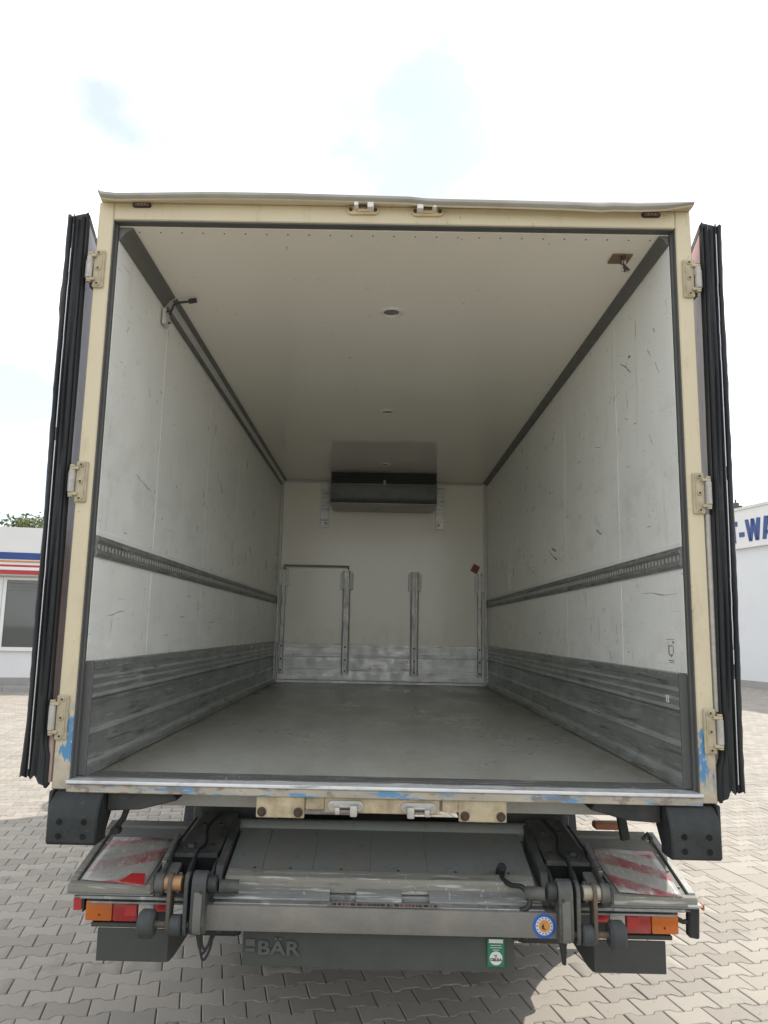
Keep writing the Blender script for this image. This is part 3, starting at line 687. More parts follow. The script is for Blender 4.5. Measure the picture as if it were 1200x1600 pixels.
MB().box((-IW + 0.035, LEN - 0.016, 1.20), (IW - 0.035, LEN - 0.001, 1.449), 0.003).M(0).box((-IW + 0.035, LEN - 0.02, 1.31), (IW - 0.035, LEN - 0.016, 1.322), 0.002).build('kick_panel', KICKB, bh)
MB().box((-IW + 0.035, LEN - 0.05, ZF), (IW - 0.035, LEN - 0.001, 1.197), 0.006).build('floor_profile', KICKB, bh)
POSTM = m_alu('post_aluminium', (0.74, 0.75, 0.72, 1), 0.45, (1, 1, 0.08), 0.35, 0.45)
for x0, x1, z1 in ((-1.125, -1.075, 2.43), (-0.437, -0.352, 2.40), (0.322, 0.412, 2.40), (1.062, 1.115, 2.40)):
    mb = MB()
    w = x1 - x0
    prof = [(x0, 0), (x0, 0.022), (x0 + w * .2, 0.034), (x0 + w * .38, 0.034), (x0 + w * .42, 0.022), (x0 + w * .58, 0.022), (x0 + w * .62, 0.034), (x0 + w * .8, 0.034), (x1, 0.022), (x1, 0)]
    mb.sweep([Vector((x, LEN - 0.02 - y, 1.265)) for x, y in prof], (0, 0, 1.265), (0, 0, z1))
    for z in (1.30, 1.42, 1.56): mb.M(1).cyl(((x0 + x1) / 2, LEN - 0.042, z), ((x0 + x1) / 2, LEN - 0.056, z), 0.010, 10)
    po = mb.build('upright_post', [POSTM, BOLT], bh)
    mb = MB()
    for sx in ((x0 - 0.026, x0 + 0.006), (x1 - 0.006, x1 + 0.026)): mb.box((sx[0], LEN - 0.05, z1 - 0.21), (sx[1], LEN - 0.001, z1 - 0.02), 0.004)
    mb.build('post_clip', WSEAL, bh)
MB().box((-1.10, LEN - 0.075, 2.437), (-0.372, LEN - 0.060, 2.457), 0.002).M(0).box((-0.386, LEN - 0.075, 2.415), (-0.372, LEN - 0.02, 2.4365), 0.002).box((-1.10, LEN - 0.075, 2.40), (-1.085, LEN - 0.055, 2.4365), 0.002).build('cross_bar', m_plain('brown_bar', (0.20, 0.18, 0.13), 0.5, 0.3, 0.3, 20), bh)
mb = MB().box((-0.04, -0.0015, -0.045), (0.04, 0.0015, 0.045), 0.0, rot=Matrix.Rotation(R(28), 3, 'Y'))
bmesh.ops.translate(mb.bm, verts=mb.bm.verts[:], vec=(1.045, LEN - 0.004, 2.455)); mb.build('red_tag', m_plain('red_tag_paper', (0.34, 0.10, 0.085), 0.6, 0, 0.3, 30), bh)
# cooling unit under the ceiling
cu = MB().box((-0.575, 5.13, 3.085), (0.572, LEN - 0.001, ZC - 0.001), 0.012, 2).build('cooling_unit', CASE, truck)
pr = [(5.129, 3.10), (5.112, 3.12), (5.100, 3.17), (5.098, 3.30), (5.129, 3.305)]
MB().sweep([Vector((-0.573, y, z)) for y, z in pr], (-0.573, 0, 0), (0.570, 0, 0)).build('front_cover', DARKG, cu, 40)
for k in range(5):
    z = 3.318 + k * 0.023
    MB().box((-0.568, 5.092, z), (0.566, 5.128, z + 0.008), 0.002, rot=Matrix.Rotation(R(-22), 3, 'X')).build('louvre', DARKG, cu)
MB().box((-0.006, 5.088, 3.29), (0.02, 5.096, 3.345), 0.002).build('latch', HINGEW, cu)
MB().box((-0.56, 5.15, 3.074), (0.556, LEN - 0.02, 3.0845), 0.003).M(0).box((-0.25, 5.3, 3.070), (-0.02, 5.5, 3.0735), 0.001).box((0.15, 5.3, 3.070), (0.4, 5.5, 3.0735), 0.001).build('drip_tray', CASE, cu)
for x in (-0.665, 0.642):
    mb = MB().M(0).box((x - 0.047, LEN - 0.03, 2.885), (x + 0.047, LEN - 0.0005, ZC - 0.02), 0.003)
    mb.M(1).cyl((x + (0.015 if x < 0 else -0.015), LEN - 0.031, 2.935), (x + (0.015 if x < 0 else -0.015), LEN - 0.045, 2.935), 0.016, 10)
    mb.build('mounting_bracket', [KICKB, BOLTZ], cu)

# hinges on the posts
def hinge(s, z):
    mb = MB().M(0).box((s * 1.206, -0.012, z - 0.083), (s * 1.252, -0.0005, z + 0.083), 0.004)
    mb.box((s * 1.214, -0.016, z - 0.075), (s * 1.219, -0.0125, z + 0.075), 0.001)
    for dz in (-0.068, 0.0, 0.068):
        mb.M(0).cyl((s * 1.230, -0.011, z + dz), (s * 1.230, -0.017, z + dz), 0.0100, 10, bev=0.002).M(2).cyl((s * 1.230, -0.0168, z + dz), (s * 1.230, -0.0185, z + dz), 0.0050, 6)
    for dz in (-0.052, 0.052): mb.M(0).box((s * 1.238, -0.026, z + dz - 0.006), (s * 1.272, -0.002, z + dz + 0.006), 0.002)
    mb.M(1).cyl((s * 1.263, -0.018, z - 0.046), (s * 1.263, -0.018, z + 0.046), 0.0125, 14, bev=0.002)
    mb.M(0).cyl((s * 1.263, -0.018, z - 0.064), (s * 1.263, -0.018, z - 0.0585), 0.010, 12).cyl((s * 1.263, -0.018, z + 0.0585), (s * 1.263, -0.018, z + 0.066), 0.010, 12)
    mb.M(1).box((s * 1.258, -0.008, z - 0.04), (s * 1.285, 0.004, z + 0.04), 0.002)
    return mb.build('hinge', [HINGE, HINGEW, BOLT], truck)
for s in (-1, 1):
    for z in (3.218, 2.312, 1.398): hinge(s, z)
# marker lamps and the latch keepers of the header
for x, z in ((-1.068, 3.510), (1.084, 3.502)):
    mb = MB()
    pts = []
    for k in range(16):
        a = 2 * math.pi * k / 16; cx = 0.026 if math.cos(a) > 0 else -0.026
        pts.append((cx + 0.0105 * math.cos(a), 0.0105 * math.sin(a)))
    mb.M(0).prism([Vector((x + px * 1.08, -0.001, z + pz * 1.15)) for px, pz in pts], (0, -0.006, 0)).M(1).prism([Vector((x + px * 0.9, -0.0072, z + pz * 0.75)) for px, pz in pts], (0, -0.006, 0), 0.001)
    for q in (-0.014, 0, 0.014): mb.M(2).box((x + q - 0.003, -0.0145, z - 0.003), (x + q + 0.003, -0.0133, z + 0.003))
    mb.build('marker_lamp', [BLACK, SMOKE, HINGEW], truck)
def keeper(x, z, m, bm_, flip, tall, pad):
    mb = MB().M(0); pts = []
    for k in range(20):
        a = 2 * math.pi * k / 20; cx = 0.048 if math.cos(a) > 0 else -0.048
        pts.append((cx + 0.019 * math.cos(a), 0.019 * math.sin(a)))
    mb.prism([Vector((x + px, 0.0, z + pz)) for px, pz in pts], (0, -0.012, 0), 0.002)
    mb.box((x - 0.026, -0.020, z - 0.010), (x + 0.026, -0.0125, z + 0.004), 0.003)
    for q in (-0.052, 0.052): mb.M(1).cyl((x + q, -0.0122, z), (x + q, -0.019, z), 0.008, 8)
    for q, r, h in ((-0.028 * flip, 0.0095, 0.026), (0.032 * flip, 0.0135, 0.040)):
        mb.M(3).box((x + q - r, -0.050, z + tall - h * 0.5), (x + q + r, -0.010, z + tall + h * 0.5), 0.006, 2)
    mb.M(2).cyl((x - 0.026, -0.03, z + tall * 0.6), (x + 0.026, -0.03, z + tall * 0.6), 0.004, 8)
    return mb.build('latch_keeper', [m, bm_, BOLT, pad], truck)
keeper(-0.130, 3.500, LATCHC, BOLT, 1, 0.012, RINGM); keeper(0.142, 3.497, LATCHC, BOLT, -1, 0.012, RINGM)
keeper(-0.142, 1.100, LATCH, BOLTZ, 1, -0.010, LATCH); keeper(0.133, 1.098, LATCH, BOLTZ, -1, -0.010, LATCH)
MB().box((-0.22, 0.002, 1.073), (0.21, 0.03, 1.1275), 0.003).build('keeper_plate', CREAMD, truck)
for x0, x1 in ((-0.475, -0.295), (0.282, 0.460)):
    mb = MB().M(0).box((x0, -0.004, 1.052), (x1, 0.012, 1.1295), 0.003).M(1)
    for bx in (x0 + 0.022, x1 - 0.022): mb.cyl((bx, -0.004, 1.074), (bx, -0.014, 1.074), 0.017, 14, bev=0.003).cyl((bx, -0.0138, 1.074), (bx, -0.022, 1.074), 0.010, 6)
    mb.build('mounting_plate', [CREAMD, BOLT], truck)
for s in (-1, 1): MB().box((s * 0.292, 0.004, 1.083), (s * 0.221, 0.03, 1.1275), 0.002).build('cream_filler_plate', CREAMD, truck)

HOLE = m_plain('hole_shade_black', (0.004, 0.004, 0.004), 0.9, 0, 0)  # black that paints the shade inside holes and openings
# black steel corner blocks
for s in (-1, 1):
    dz = 0.0 if s < 0 else -0.004
    x0, x1 = s * 1.048, s * 1.232
    pr = [(0.10, 1.134), (0.012, 1.134), (-0.012, 1.128), (-0.040, 1.100), (-0.058, 1.060), (-0.062, 1.045), (-0.062, 0.958), (-0.045, 0.950), (0.05, 0.950), (0.05, 0.98), (0.10, 1.04)]
    mb = MB().M(0).prism([Vector((x0, y, z + dz)) for y, z in pr], (x1 - x0, 0, 0), 0.006)
    bb = mb.build('corner_block', m_dirtyblack('corner_block_paint', (0.014, 0.018, 0.018, 1), (0.07, 0.076, 0.076, 1), 0.3, 9) if s < 0 else bpy.data.materials['corner_block_paint'], truck)
    mb = MB()
    for hx in (1.095, 1.185):
        for hz in (0.985, 1.035): mb.cyl((s * hx, -0.0625, hz + dz), (s * hx, -0.0640, hz + dz), 0.011, 12)  # flat black discs on the face paint the dark of the holes
    mb.build('bolt_hole_shade', HOLE, bb)
    MB().box((s * 1.236, -0.02, 1.0), (s * 1.249, 0.09, 1.134), 0.004).build('corner_side_plate', CHASSIS, truck)
    # bracket and slanting strap between block and sill
    MB().prism([Vector((s * 1.046, 0.03, 1.128)), Vector((s * 0.80, 0.03, 1.128)), Vector((s * 0.78, 0.03, 1.098)), Vector((s * 0.92, 0.03, 1.062)), Vector((s * 1.046, 0.03, 1.055))], (0, 0.10, 0), 0.004).build('block_bracket', CHASSIS, truck)

# ------------- doors folded back along the box sides, thick ribbed rubber edges to the rear
def door(s, paint):
    d = MB().prism([Vector((s * x, 0.014, z)) for x, z in ((1.288 - (0.012 if s < 0 else 0.022), 1.20), (1.368 - (0.012 if s < 0 else 0.022), 1.20), (1.368, 3.432), (1.290, 3.432))], (s * 0.26, 1.20, 0), 0.004).build('rear_door', paint, truck)
    rr = random.Random(3 if s < 0 else 9)
    # ribbed seal: profile across x (1.262..1.378), lips stand out towards the rear
    prof = [(1.264, 0.012), (1.266, -0.010), (1.272, -0.016), (1.278, -0.010), (1.283, -0.020), (1.290, -0.026), (1.297, -0.018), (1.302, -0.008), (1.309, -0.008), (1.314, -0.014), (1.323, -0.018), (1.331, -0.012), (1.336, -0.020), (1.339, -0.021), (1.343, -0.010), (1.350, -0.022), (1.358, -0.029), (1.366, -0.025), (1.372, -0.010), (1.378, 0.010)]
    ends_t = [3.452, 3.470, 3.466, 3.448, 3.445, 3.452, 3.455, 3.446, 3.438, 3.436, 3.440, 3.444, 3.456, 3.458, 3.446, 3.450, 3.452, 3.446, 3.452, 3.448]
    ends_b = [1.150, 1.140, 1.142, 1.150, 1.158, 1.172, 1.178, 1.175, 1.185, 1.178, 1.172, 1.178, 1.186, 1.180, 1.176, 1.184, 1.186, 1.180, 1.188, 1.190]
    nz = 60
    mb = MB(); g = []
    for i, (x, y) in enumerate(prof):
        col = []
        for k in range(nz + 1):
            t = k / nz; z = ends_b[i] + (ends_t[i] - ends_b[i]) * t
            wav = 0.0022 * math.sin(z * 3.1 + s) * (i / 19) + 0.0007 * math.sin(z * 9 + i * 0.7 + s)
            flare = 0.010 * max(0, (1.42 - z) / 0.26) ** 1.5 * (i / 19) * (1 if s < 0 else 0.3) - (0.014 if s < 0 else 0.026) * (1 - t)
            if i > 16: wav += rr.uniform(-0.0015, 0.0015) + (0.004 if (s < 0 and 3.0 < z < 3.12) else 0)
            x2 = 1.288 + (x - 1.264) * 0.79 if not (i < 4 and t < 0.06) else x + 0.012
            col.append(mb.bm.verts.new((s * (x2 + wav + flare), y + 0.002 * math.sin(z * 7 + i), z)))
        g.append(col)
    for i in range(len(prof) - 1):
        for k in range(nz): mb.bm.faces.new([g[i][k], g[i + 1][k], g[i + 1][k + 1], g[i][k + 1]])
    mb.solid(0.004)
    mb.build('rubber_seal', RUBBER, d, 50, fix=False)
    mb = MB()
    pts = lambda x: [(s * (1.288 + (x - 1.264) * 0.79 - (0.014 if s < 0 else 0.026) * (1 - (z - 1.19) / 2.26) + 0.0022 * math.sin(z * 3.1 + s) * 0.65), -0.0215, z) for z in [1.21 + k * 0.055 for k in range(41)]]
    P = pts(1.3375)
    for k in range(40):
        a, b = Vector(P[k]), Vector(P[k + 1])
        mb.bm.faces.new([mb.bm.verts.new(q) for q in (a - Vector((0.0016, 0, 0)), b - Vector((0.0016, 0, 0)), b + Vector((0.0016, 0, 0)), a + Vector((0.0016, 0, 0)))])
    mb.solid(0.002); mb.build('seal_edge_wire', SILVER, d, 0, fix=False)
    # seal along the top of the door, running forward
    MB().prism([Vector((s * 1.286, -0.004, 3.433)), Vector((s * 1.375, -0.004, 3.433)), Vector((s * 1.370, -0.004, 3.452)), Vector((s * 1.292, -0.004, 3.470)), Vector((s * 1.283, -0.004, 3.455))], (s * 0.265, 1.22, 0.0)).build('top_seal', RUBBER, d, 0)
    # white edge tube of the door
    z0, z1 = (1.47, 2.23) if s > 0 else (1.16, 1.33)
    MB().cyl((s * 1.2665, 0.012, z0), (s * 1.2665, 0.012, z1), 0.0125, 12).build('edge_tube', HINGEW if s > 0 else m_plain('pink_edge_tube', (0.42, 0.30, 0.26), 0.5, 0, 0.4, 20), d)
    for z in (3.2, 2.3, 1.4):                     # hinge leaves on the outer skin
        MB().box((s * 1.2555, 0.02, z - 0.05), (s * (1.2635 + 0.012 * (z > 3)), 0.26, z + 0.05), 0.003).build('hinge_leaf', RUST, d)
    return d
door(-1, DOORL); door(1, DOORR)

# ------------- chassis, axle, wheels, cab (mostly hidden, but they carry the box and cast its shadow)
for s in (-1, 1):
    MB().box((s * 0.40, 0.78, 0.80), (s * 0.47, 8.0, 1.085), 0.004).build('chassis_rail', CHASSIS, truck)
    MB().box((s * 0.55, 0.64, 0.86), (s * 0.82, 0.75, 1.088), 0.002).build('lift_hanger', CHASSIS, truck)
MB().box((-1.20, 0.192, 1.09), (1.20, LEN + 0.1, 1.104), 0.0).M(0).build('underfloor', CHASSIS, truck, 0)
for y in (0.10, 0.75, 1.6, 3.4, 4.3, 5.2): MB().box((-1.0 if y > 0.2 else -0.66, y, 1.105), (1.0 if y > 0.2 else 0.66, y + 0.08, 1.129), 0.004).build('crossmember', CHASSIS, truck)
MB().cyl((-0.95, 2.45, 0.44), (0.95, 2.45, 0.44), 0.07, 14).M(0).cyl((-0.18, 2.45, 0.44), (0.18, 2.45, 0.44), 0.19, 18).build('axle', CHASSIS, truck)
MB().cyl((-0.9, 7.3, 0.44), (0.9, 7.3, 0.44), 0.05, 12).build('axle', CHASSIS, truck)
def wheel(xc, y, w):
    r = 0.44
    mb = MB(); n = 36
    pr = [(0.26, -w / 2), (0.36, -w / 2 - 0.006), (r - 0.03, -w / 2), (r, -w / 2 + 0.03), (r, w / 2 - 0.03), (r - 0.03, w / 2), (0.36, w / 2 + 0.006), (0.26, w / 2)]
    rg = [[mb.bm.verts.new((xc + x, y + a * math.cos(2 * math.pi * k / n), 0.44 + a * math.sin(2 * math.pi * k / n))) for k in range(n)] for a, x in pr]
    for q in range(len(rg)):
        for k in range(n): mb.bm.faces.new([rg[q][k], rg[q][(k + 1) % n], rg[(q + 1) % len(rg)][(k + 1) % n], rg[(q + 1) % len(rg)][k]])
    t = mb.build('wheel', TYRE, truck)
    mb = MB().cyl((xc - w * 0.4, y, 0.44), (xc + w * 0.4, y, 0.44), 0.262, 28)
    mb.cyl((xc - w * 0.5, y, 0.44), (xc + w * 0.5, y, 0.44), 0.11, 18, bev=0.01)
    for k in range(8): mb.cyl((xc - w * 0.44, y + 0.16 * math.cos(k * math.pi / 4), 0.44 + 0.16 * math.sin(k * math.pi / 4)), (xc + w * 0.44, y + 0.16 * math.cos(k * math.pi / 4), 0.44 + 0.16 * math.sin(k * math.pi / 4)), 0.014, 6)
    mb.build('rim', RIM, t)
for s in (-1, 1):
    wheel(s * 1.07, 2.45, 0.23); wheel(s * 0.80, 2.45, 0.23); wheel(s * 1.03, 7.3, 0.26)
    # hidden guard behind the wheel, its sweep shaped to cast the curved shadow edge
    arc = [(1.0, 0.745), (1.14, 0.715), (1.255, 0.668), (1.40, 0.59), (1.493, 0.512), (1.58, 0.41), (1.63, 0.323), (1.67, 0.22), (1.69, 0.116)]
    out = [(y + (0.035 if z < 0.5 else 0.012), z + (0.0 if z < 0.2 else 0.022)) for y, z in arc]
    if s > 0: MB().prism([Vector((s * 0.66, y, z)) for y, z in arc + out[::-1]], (s * 0.56, 0, 0), 0.0).build('shadow_mudguard', BLACK, truck)
    fen = [(2.45 + 0.53 * math.cos(R(a)), 0.46 + 0.53 * math.sin(R(a))) for a in range(10, 171, 16)] 
    fen2 = [(2.45 + 0.545 * math.cos(R(a)), 0.46 + 0.545 * math.sin(R(a))) for a in range(10, 171, 16)]
    MB().prism([Vector((s * 0.66, y, z)) for y, z in fen + fen2[::-1]], (s * 0.54, 0, 0), 0.0).build('wheel_fender', BLACK, truck)
    MB().box((s * 0.68, 1.80, 0.14), (s * 1.2, 1.812, 0.60), 0.002).build('mud_flap', BLACK, truck)
    MB().box((s * 0.68, 1.05, 0.24), (s * 0.95, 1.55, 0.86), 0.03, 2).build('sun_blocker_box', BLACK, truck)  # box added to block the sun that would pass under the truck
CABM = m_plain('cream_cab_paint', (0.60, 0.50, 0.30), 0.3, 0.0, 0.15, 3)
GLASS = m_plain('dark_glass', (0.02, 0.025, 0.03), 0.05, 0.0, 0.0)
cabp = [(6.05, 0.75), (6.05, 2.55), (6.4, 2.72), (7.2, 2.70), (7.75, 1.95), (7.95, 1.45), (8.0, 0.5), (7.75, 0.45), (7.72, 0.75), (6.9, 0.75)]
cab = MB().prism([Vector((-1.12, y, z)) for y, z in cabp], (2.24, 0, 0), 0.03).build('cab', CABM, truck)
for s in (-1, 1):
    MB().prism([Vector((s * 1.121, y, z)) for y, z in ((6.75, 1.65), (6.75, 2.4), (7.2, 2.4), (7.62, 1.8), (7.62, 1.65))], (s * 0.006, 0, 0)).build('side_window', GLASS, cab)
    MB().box((s * 1.13, 7.6, 1.9), (s * 1.22, 7.68, 2.2), 0.02).build('mirror', BLACK, cab)
MB().prism([Vector((-0.98, 7.262, 2.66)), Vector((0.98, 7.262, 2.66)), Vector((1.0, 7.745, 2.0)), Vector((-1.0, 7.745, 2.0))], (0, 0.01, 0.008)).build('windscreen', GLASS, cab)

# ------------- folded tail lift
lift = MB().box((-0.60, 0.42, 0.70), (0.60, 0.62, 0.80), 0.006).build('tail_lift', CHASSIS, truck)
def pz(y): return 0.78 + 0.251 * (y - 0.10)       # the folded platform leans up towards the chassis
def slab(mb, x0, x1, y0, y1, dz0, dz1, bev=0.003):
    pts = [Vector((x0, y0, pz(y0) + dz0)), Vector((x0, y1, pz(y1) + dz0)), Vector((x0, y1, pz(y1) + dz1)), Vector((x0, y0, pz(y0) + dz1))]
    return mb.prism(pts, (x1 - x0, 0, 0), bev)
# centre leaf: six planks
px = [-0.605, -0.47, -0.27, -0.045, 0.18, 0.405, 0.590]
for k in range(6): slab(MB(), px[k] + 0.0006, px[k + 1] - 0.0006, 0.17, 0.50, -0.03, 0.012, 0.0008).build('platform_plank', PLATE, lift)
MB().cyl((-0.625, 0.535, 0.885), (0.632, 0.535, 0.892), 0.036, 18).build('platform_tube', PLATE, lift)
mb = slab(MB(), -0.60, 0.585, 0.105, 0.168, -0.028, 0.028, 0.008); mb.build('platform_edge', PEDGE, lift)
LIPM = m_alu('platform_lip_steel', (0.24, 0.245, 0.23, 1), 0.5, (0.08, 1, 1), 0.4, 0.3)
# lower lip with two notches
def lip(x0, x1): MB().prism([Vector((x0, 0.104, 0.778)), Vector((x0, 0.060, 0.752)), Vector((x0, 0.058, 0.745)), Vector((x0, 0.066, 0.742)), Vector((x0, 0.104, 0.762))], (x1 - x0, 0, 0), 0.0).build('platform_lip', LIPM, lift)
for x0, x1 in ((-0.63, -0.195), (-0.095, 0.075), (0.18, 0.60)): lip(x0, x1)
MB().box((-0.63, 0.085, 0.735), (0.60, 0.104, 0.757), 0.002).build('lip_backing', GALV, lift)
# wings with the worn warning films
for s in (-1, 1):
    w = slab(MB(), s * 0.80, s * 1.16, 0.105, 0.50, -0.026, 0.0, 0.004).build('platform_wing', PLATE, lift)
    slab(MB(), s * 1.161, s * 1.19, 0.100, 0.545, -0.03, 0.010, 0.003).build('wing_edge', PEDGE if s < 0 else GALV, w)
    slab(MB(), s * 0.66, s * 1.16, 0.502, 0.56, -0.03, 0.006, 0.008).build('wing_rear_profile', PLATE, w)
    slab(MB(), s * 0.87, s * 1.19, 0.078, 0.104, -0.03, 0.004, 0.004).build('wing_nose', PEDGE, w)
    quad = [(178, 1307), (271, 1311), (225, 1384), (127, 1373)] if s < 0 else [(919, 1324), (1019, 1330), (1067, 1401), (968, 1394)]
    P = []
    for u, v in quad:
        d = ray(u, v); # intersection with the leaning plane lifted 8 mm
        t = ((0.78 + 0.009) + 0.251 * (CAM.y - 0.10) - CAM.z) / (d.z - 0.251 * d.y); P.append(CAM + d * t)
    me = bpy.data.meshes.new('warning_film'); nu = 10
    V, F, UV = [], [], []
    for j in range(nu + 1):
        for i in range(nu + 1):
            a, b = i / nu, j / nu
            p = (P[0] * (1 - a) + P[1] * a) * (1 - b) + (P[3] * (1 - a) + P[2] * a) * b
            V.append(p + Vector((0, 0, 0.0025 * math.sin(a * 5 + s) * math.sin(b * 6 + 1)))); UV.append((a, 1 - b))
    for j in range(nu):
        for i in range(nu): F.append((j * (nu + 1) + i, (j + 1) * (nu + 1) + i, (j + 1) * (nu + 1) + i + 1, j * (nu + 1) + i + 1))
    me.from_pydata(V, [], F); uvl = me.uv_layers.new(name='UVMap')
    for l in me.loops: uvl.data[l.index].uv = UV[l.vertex_index]
    bm = bmesh.new(); bm.from_mesh(me); bmesh.ops.recalc_face_normals(bm, faces=bm.faces[:])
    if sum(f.normal.z for f in bm.faces) < 0: bmesh.ops.reverse_faces(bm, faces=bm.faces[:])
    bmesh.ops.solidify(bm, geom=bm.faces[:], thickness=0.002); bm.to_mesh(me); bm.free()
    me.materials.append(WARNL if s < 0 else WARNR); me.polygons.foreach_set('use_smooth', [True] * len(me.polygons))
    link('warning_board', me, lift, 'faded red and silver striped warning board')
    if s < 0:
        q = []
        for u, v in ((187, 1376.5), (206, 1364), (227, 1364.5), (225, 1381.5)):
            d = ray(u, v); t = ((0.78 + 0.0145) + 0.251 * (CAM.y - 0.10) - CAM.z) / (d.z - 0.251 * d.y); q.append(CAM + d * t)
        MB().prism(q, (0, 0, -0.003), 0.0).build('red_film_corner', REDBR, lift)
    # arm housing: box beam that dips to the rear, black boxes painting two shaded square openings at its end
    x0, x1 = s * 0.645, s * 0.845
    if s < 0: xa, xb, xc_ = -0.655, -0.75, -0.845
    else: xa, xb, xc_ = 0.655, 0.75, 0.845
    MB().prism([Vector((x, y, z)) for x, y, z in ((s * 0.635, 0.56, 0.940), (s * 0.790, 0.56, 0.940), (s * 0.838, 0.26, 0.845), (s * 0.660, 0.26, 0.850))], (0, 0, -0.10), 0.004).build('arm_housing', LIFT, lift)
    for xo, xp in ((xa + s * 0.008, xb - s * 0.008), (xb + s * 0.008, xc_ - s * 0.008)): MB().box((xo, 0.245, 0.74), (xp, 0.2575, 0.833)).build('arm_opening_shade', HOLE, lift)
    for x in (xa, xb, xc_):                       # cheek plates beside the openings
        MB().prism([Vector((x - s * 0.006, y, z)) for y, z in ((0.27, 0.835), (0.19, 0.832), (0.10, 0.800), (0.03, 0.845), (-0.005, 0.83), (-0.005, 0.78), (0.27, 0.70))], (s * 0.012, 0, 0), 0.002).build('cheek_plate', LIFT, lift)
    MB().box((s * 0.795, 0.30, 0.846), (s * 0.765, 0.345, 0.872), 0.003).build('arm_stop', LIFT, lift)
    mb = MB()
    for (y, z) in ((0.22, 0.80), (0.15, 0.775)): mb.cyl((s * 0.6495, y, z), (s * 0.6420, y, z), 0.012, 10)
    mb.build('arm_bolt', BOLTZ, lift)
    MB().prism([Vector((s * 0.615, y, z)) for y, z in ((0.52, 0.925), (0.16, 0.835), (0.12, 0.76), (0.50, 0.80))], (s * 0.03, 0, 0), 0.003).build('arm_side_plate', LIFT, lift)
    # pivot: pin, rusty straps, lever, rollers
    MB().cyl((s * 0.735, 0.0, 0.814), (s * 0.800, 0.0, 0.814), 0.0265, 18, bev=0.002).build('pivot_pin', PIN if s < 0 else PINR, lift)
    MB().cyl((s * 0.800, 0.0, 0.814), (s * 0.832, 0.0, 0.814), 0.034, 18, bev=0.003).build('pivot_collar', LIFT, lift)
    def strap(xs0, xs1, pts, m, nm='pivot_strap'): MB().prism([Vector((s * xs0, y, z)) for y, z in pts], (s * (xs1 - xs0), 0, 0), 0.002).build(nm, m, lift)
    rnd = lambda cy, cz, r, a0, a1, n=8: [(cy + r * math.cos(R(a0 + (a1 - a0) * k / n)), cz + r * math.sin(R(a0 + (a1 - a0) * k / n))) for k in range(n + 1)]
    strap(0.768, 0.782, rnd(0.0, 0.815, 0.036, 0, 180) + rnd(-0.01, 0.675, 0.030, 180, 360), RUST)
    strap(0.705, 0.720, rnd(0.0, 0.815, 0.040, 0, 180) + rnd(-0.01, 0.672, 0.032, 180, 360), LIFT)
    strap(0.640, 0.692, rnd(0.0, 0.815, 0.045, 0, 180) + rnd(-0.012, 0.690, 0.042, 180, 360), LIFT, 'lift_lever')
    strap(0.650, 0.680, [(-0.047, 0.80), (-0.052, 0.79), (-0.060, 0.72), (-0.058, 0.67), (-0.046, 0.655), (-0.046, 0.79)], m_plain('worn_lever_face', (0.14, 0.14, 0.12), 0.55, 0.0, 0.4, 14) if s < 0 else bpy.data.materials['worn_lever_face'], 'lever_face')
    MB().cyl((s * 0.655, -0.0505, 0.800), (s * 0.655, -0.056, 0.800), 0.005, 8).build('lever_screw', BOLT, lift)
    MB().cyl((s * 0.606, 0.0, 0.814), (s * 0.640, 0.0, 0.814), 0.032, 18, bev=0.003).build('pivot_collar', CHASSIS, lift)
    MB().cyl((s * 0.535, 0.04, 0.795), (s * 0.606, 0.02, 0.80), 0.024, 14).build('pivot_tube', LIFT, lift)
    MB().cyl((s * 0.822, -0.02, 0.680), (s * 0.880, -0.02, 0.680), 0.049, 24, bev=0.010).build('guide_roller', ROLLER, lift)
    MB().cyl((s * 0.724, -0.02, 0.678), (s * 0.768, -0.02, 0.678), 0.036, 20, bev=0.006).build('guide_roller', ROLLER, lift)
    MB().cyl((s * 0.70, -0.02, 0.679), (s * 0.825, -0.02, 0.679), 0.012, 12).build('roller_axle', RUST, lift)
    # carrier plates under the wing
    MB().box((s * 0.70, 0.062, 0.732), (s * 1.135, 0.085, 0.742), 0.002).build('carrier_strip', GALV, lift)
    MB().box((s * 0.70, 0.066, 0.716), (s * 1.10, 0.10, 0.7225), 0.002).build('carrier_strip', GALV, lift)
    MB().box((s * 0.86, 0.07, 0.7435), (s * 1.19, 0.14, 0.7475), 0.001).build('carrier_sheet', PLATE, lift)
    MB().box((s * 0.74, 0.10, 0.722), (s * 1.17, 0.16, 0.731), 0.002).build('carrier_sheet', GALV, lift)
# bumper bar
mb = MB().box((-0.70, 0.0, 0.652), (0.655, 0.09, 0.742), 0.010, 2); mb.build('bumper_bar', BAR, lift)
MB().box((-0.62, 0.012, 0.7425), (0.60, 0.05, 0.7475), 0.001).build('bar_top_strip', GALV, lift)
mb = MB().M(0).box((-0.20, 0.005, 0.7480), (0.215, 0.040, 0.7487))
rr = random.Random(2)
x = -0.185
while x < 0.20:
    w_ = rr.choice((0.004, 0.006, 0.010, 0.016)); mb.M(rr.choice((1, 1, 1, 2))).box((x, 0.006, 0.74875), (x + w_, 0.03, 0.7493)); x += w_ + rr.choice((0.003, 0.004, 0.008))
mb.build('faded_label', [m_plain('faded_label_grey', (0.24, 0.20, 0.19), 0.6, 0, 0.4, 30), BLACKP, REDP], lift)
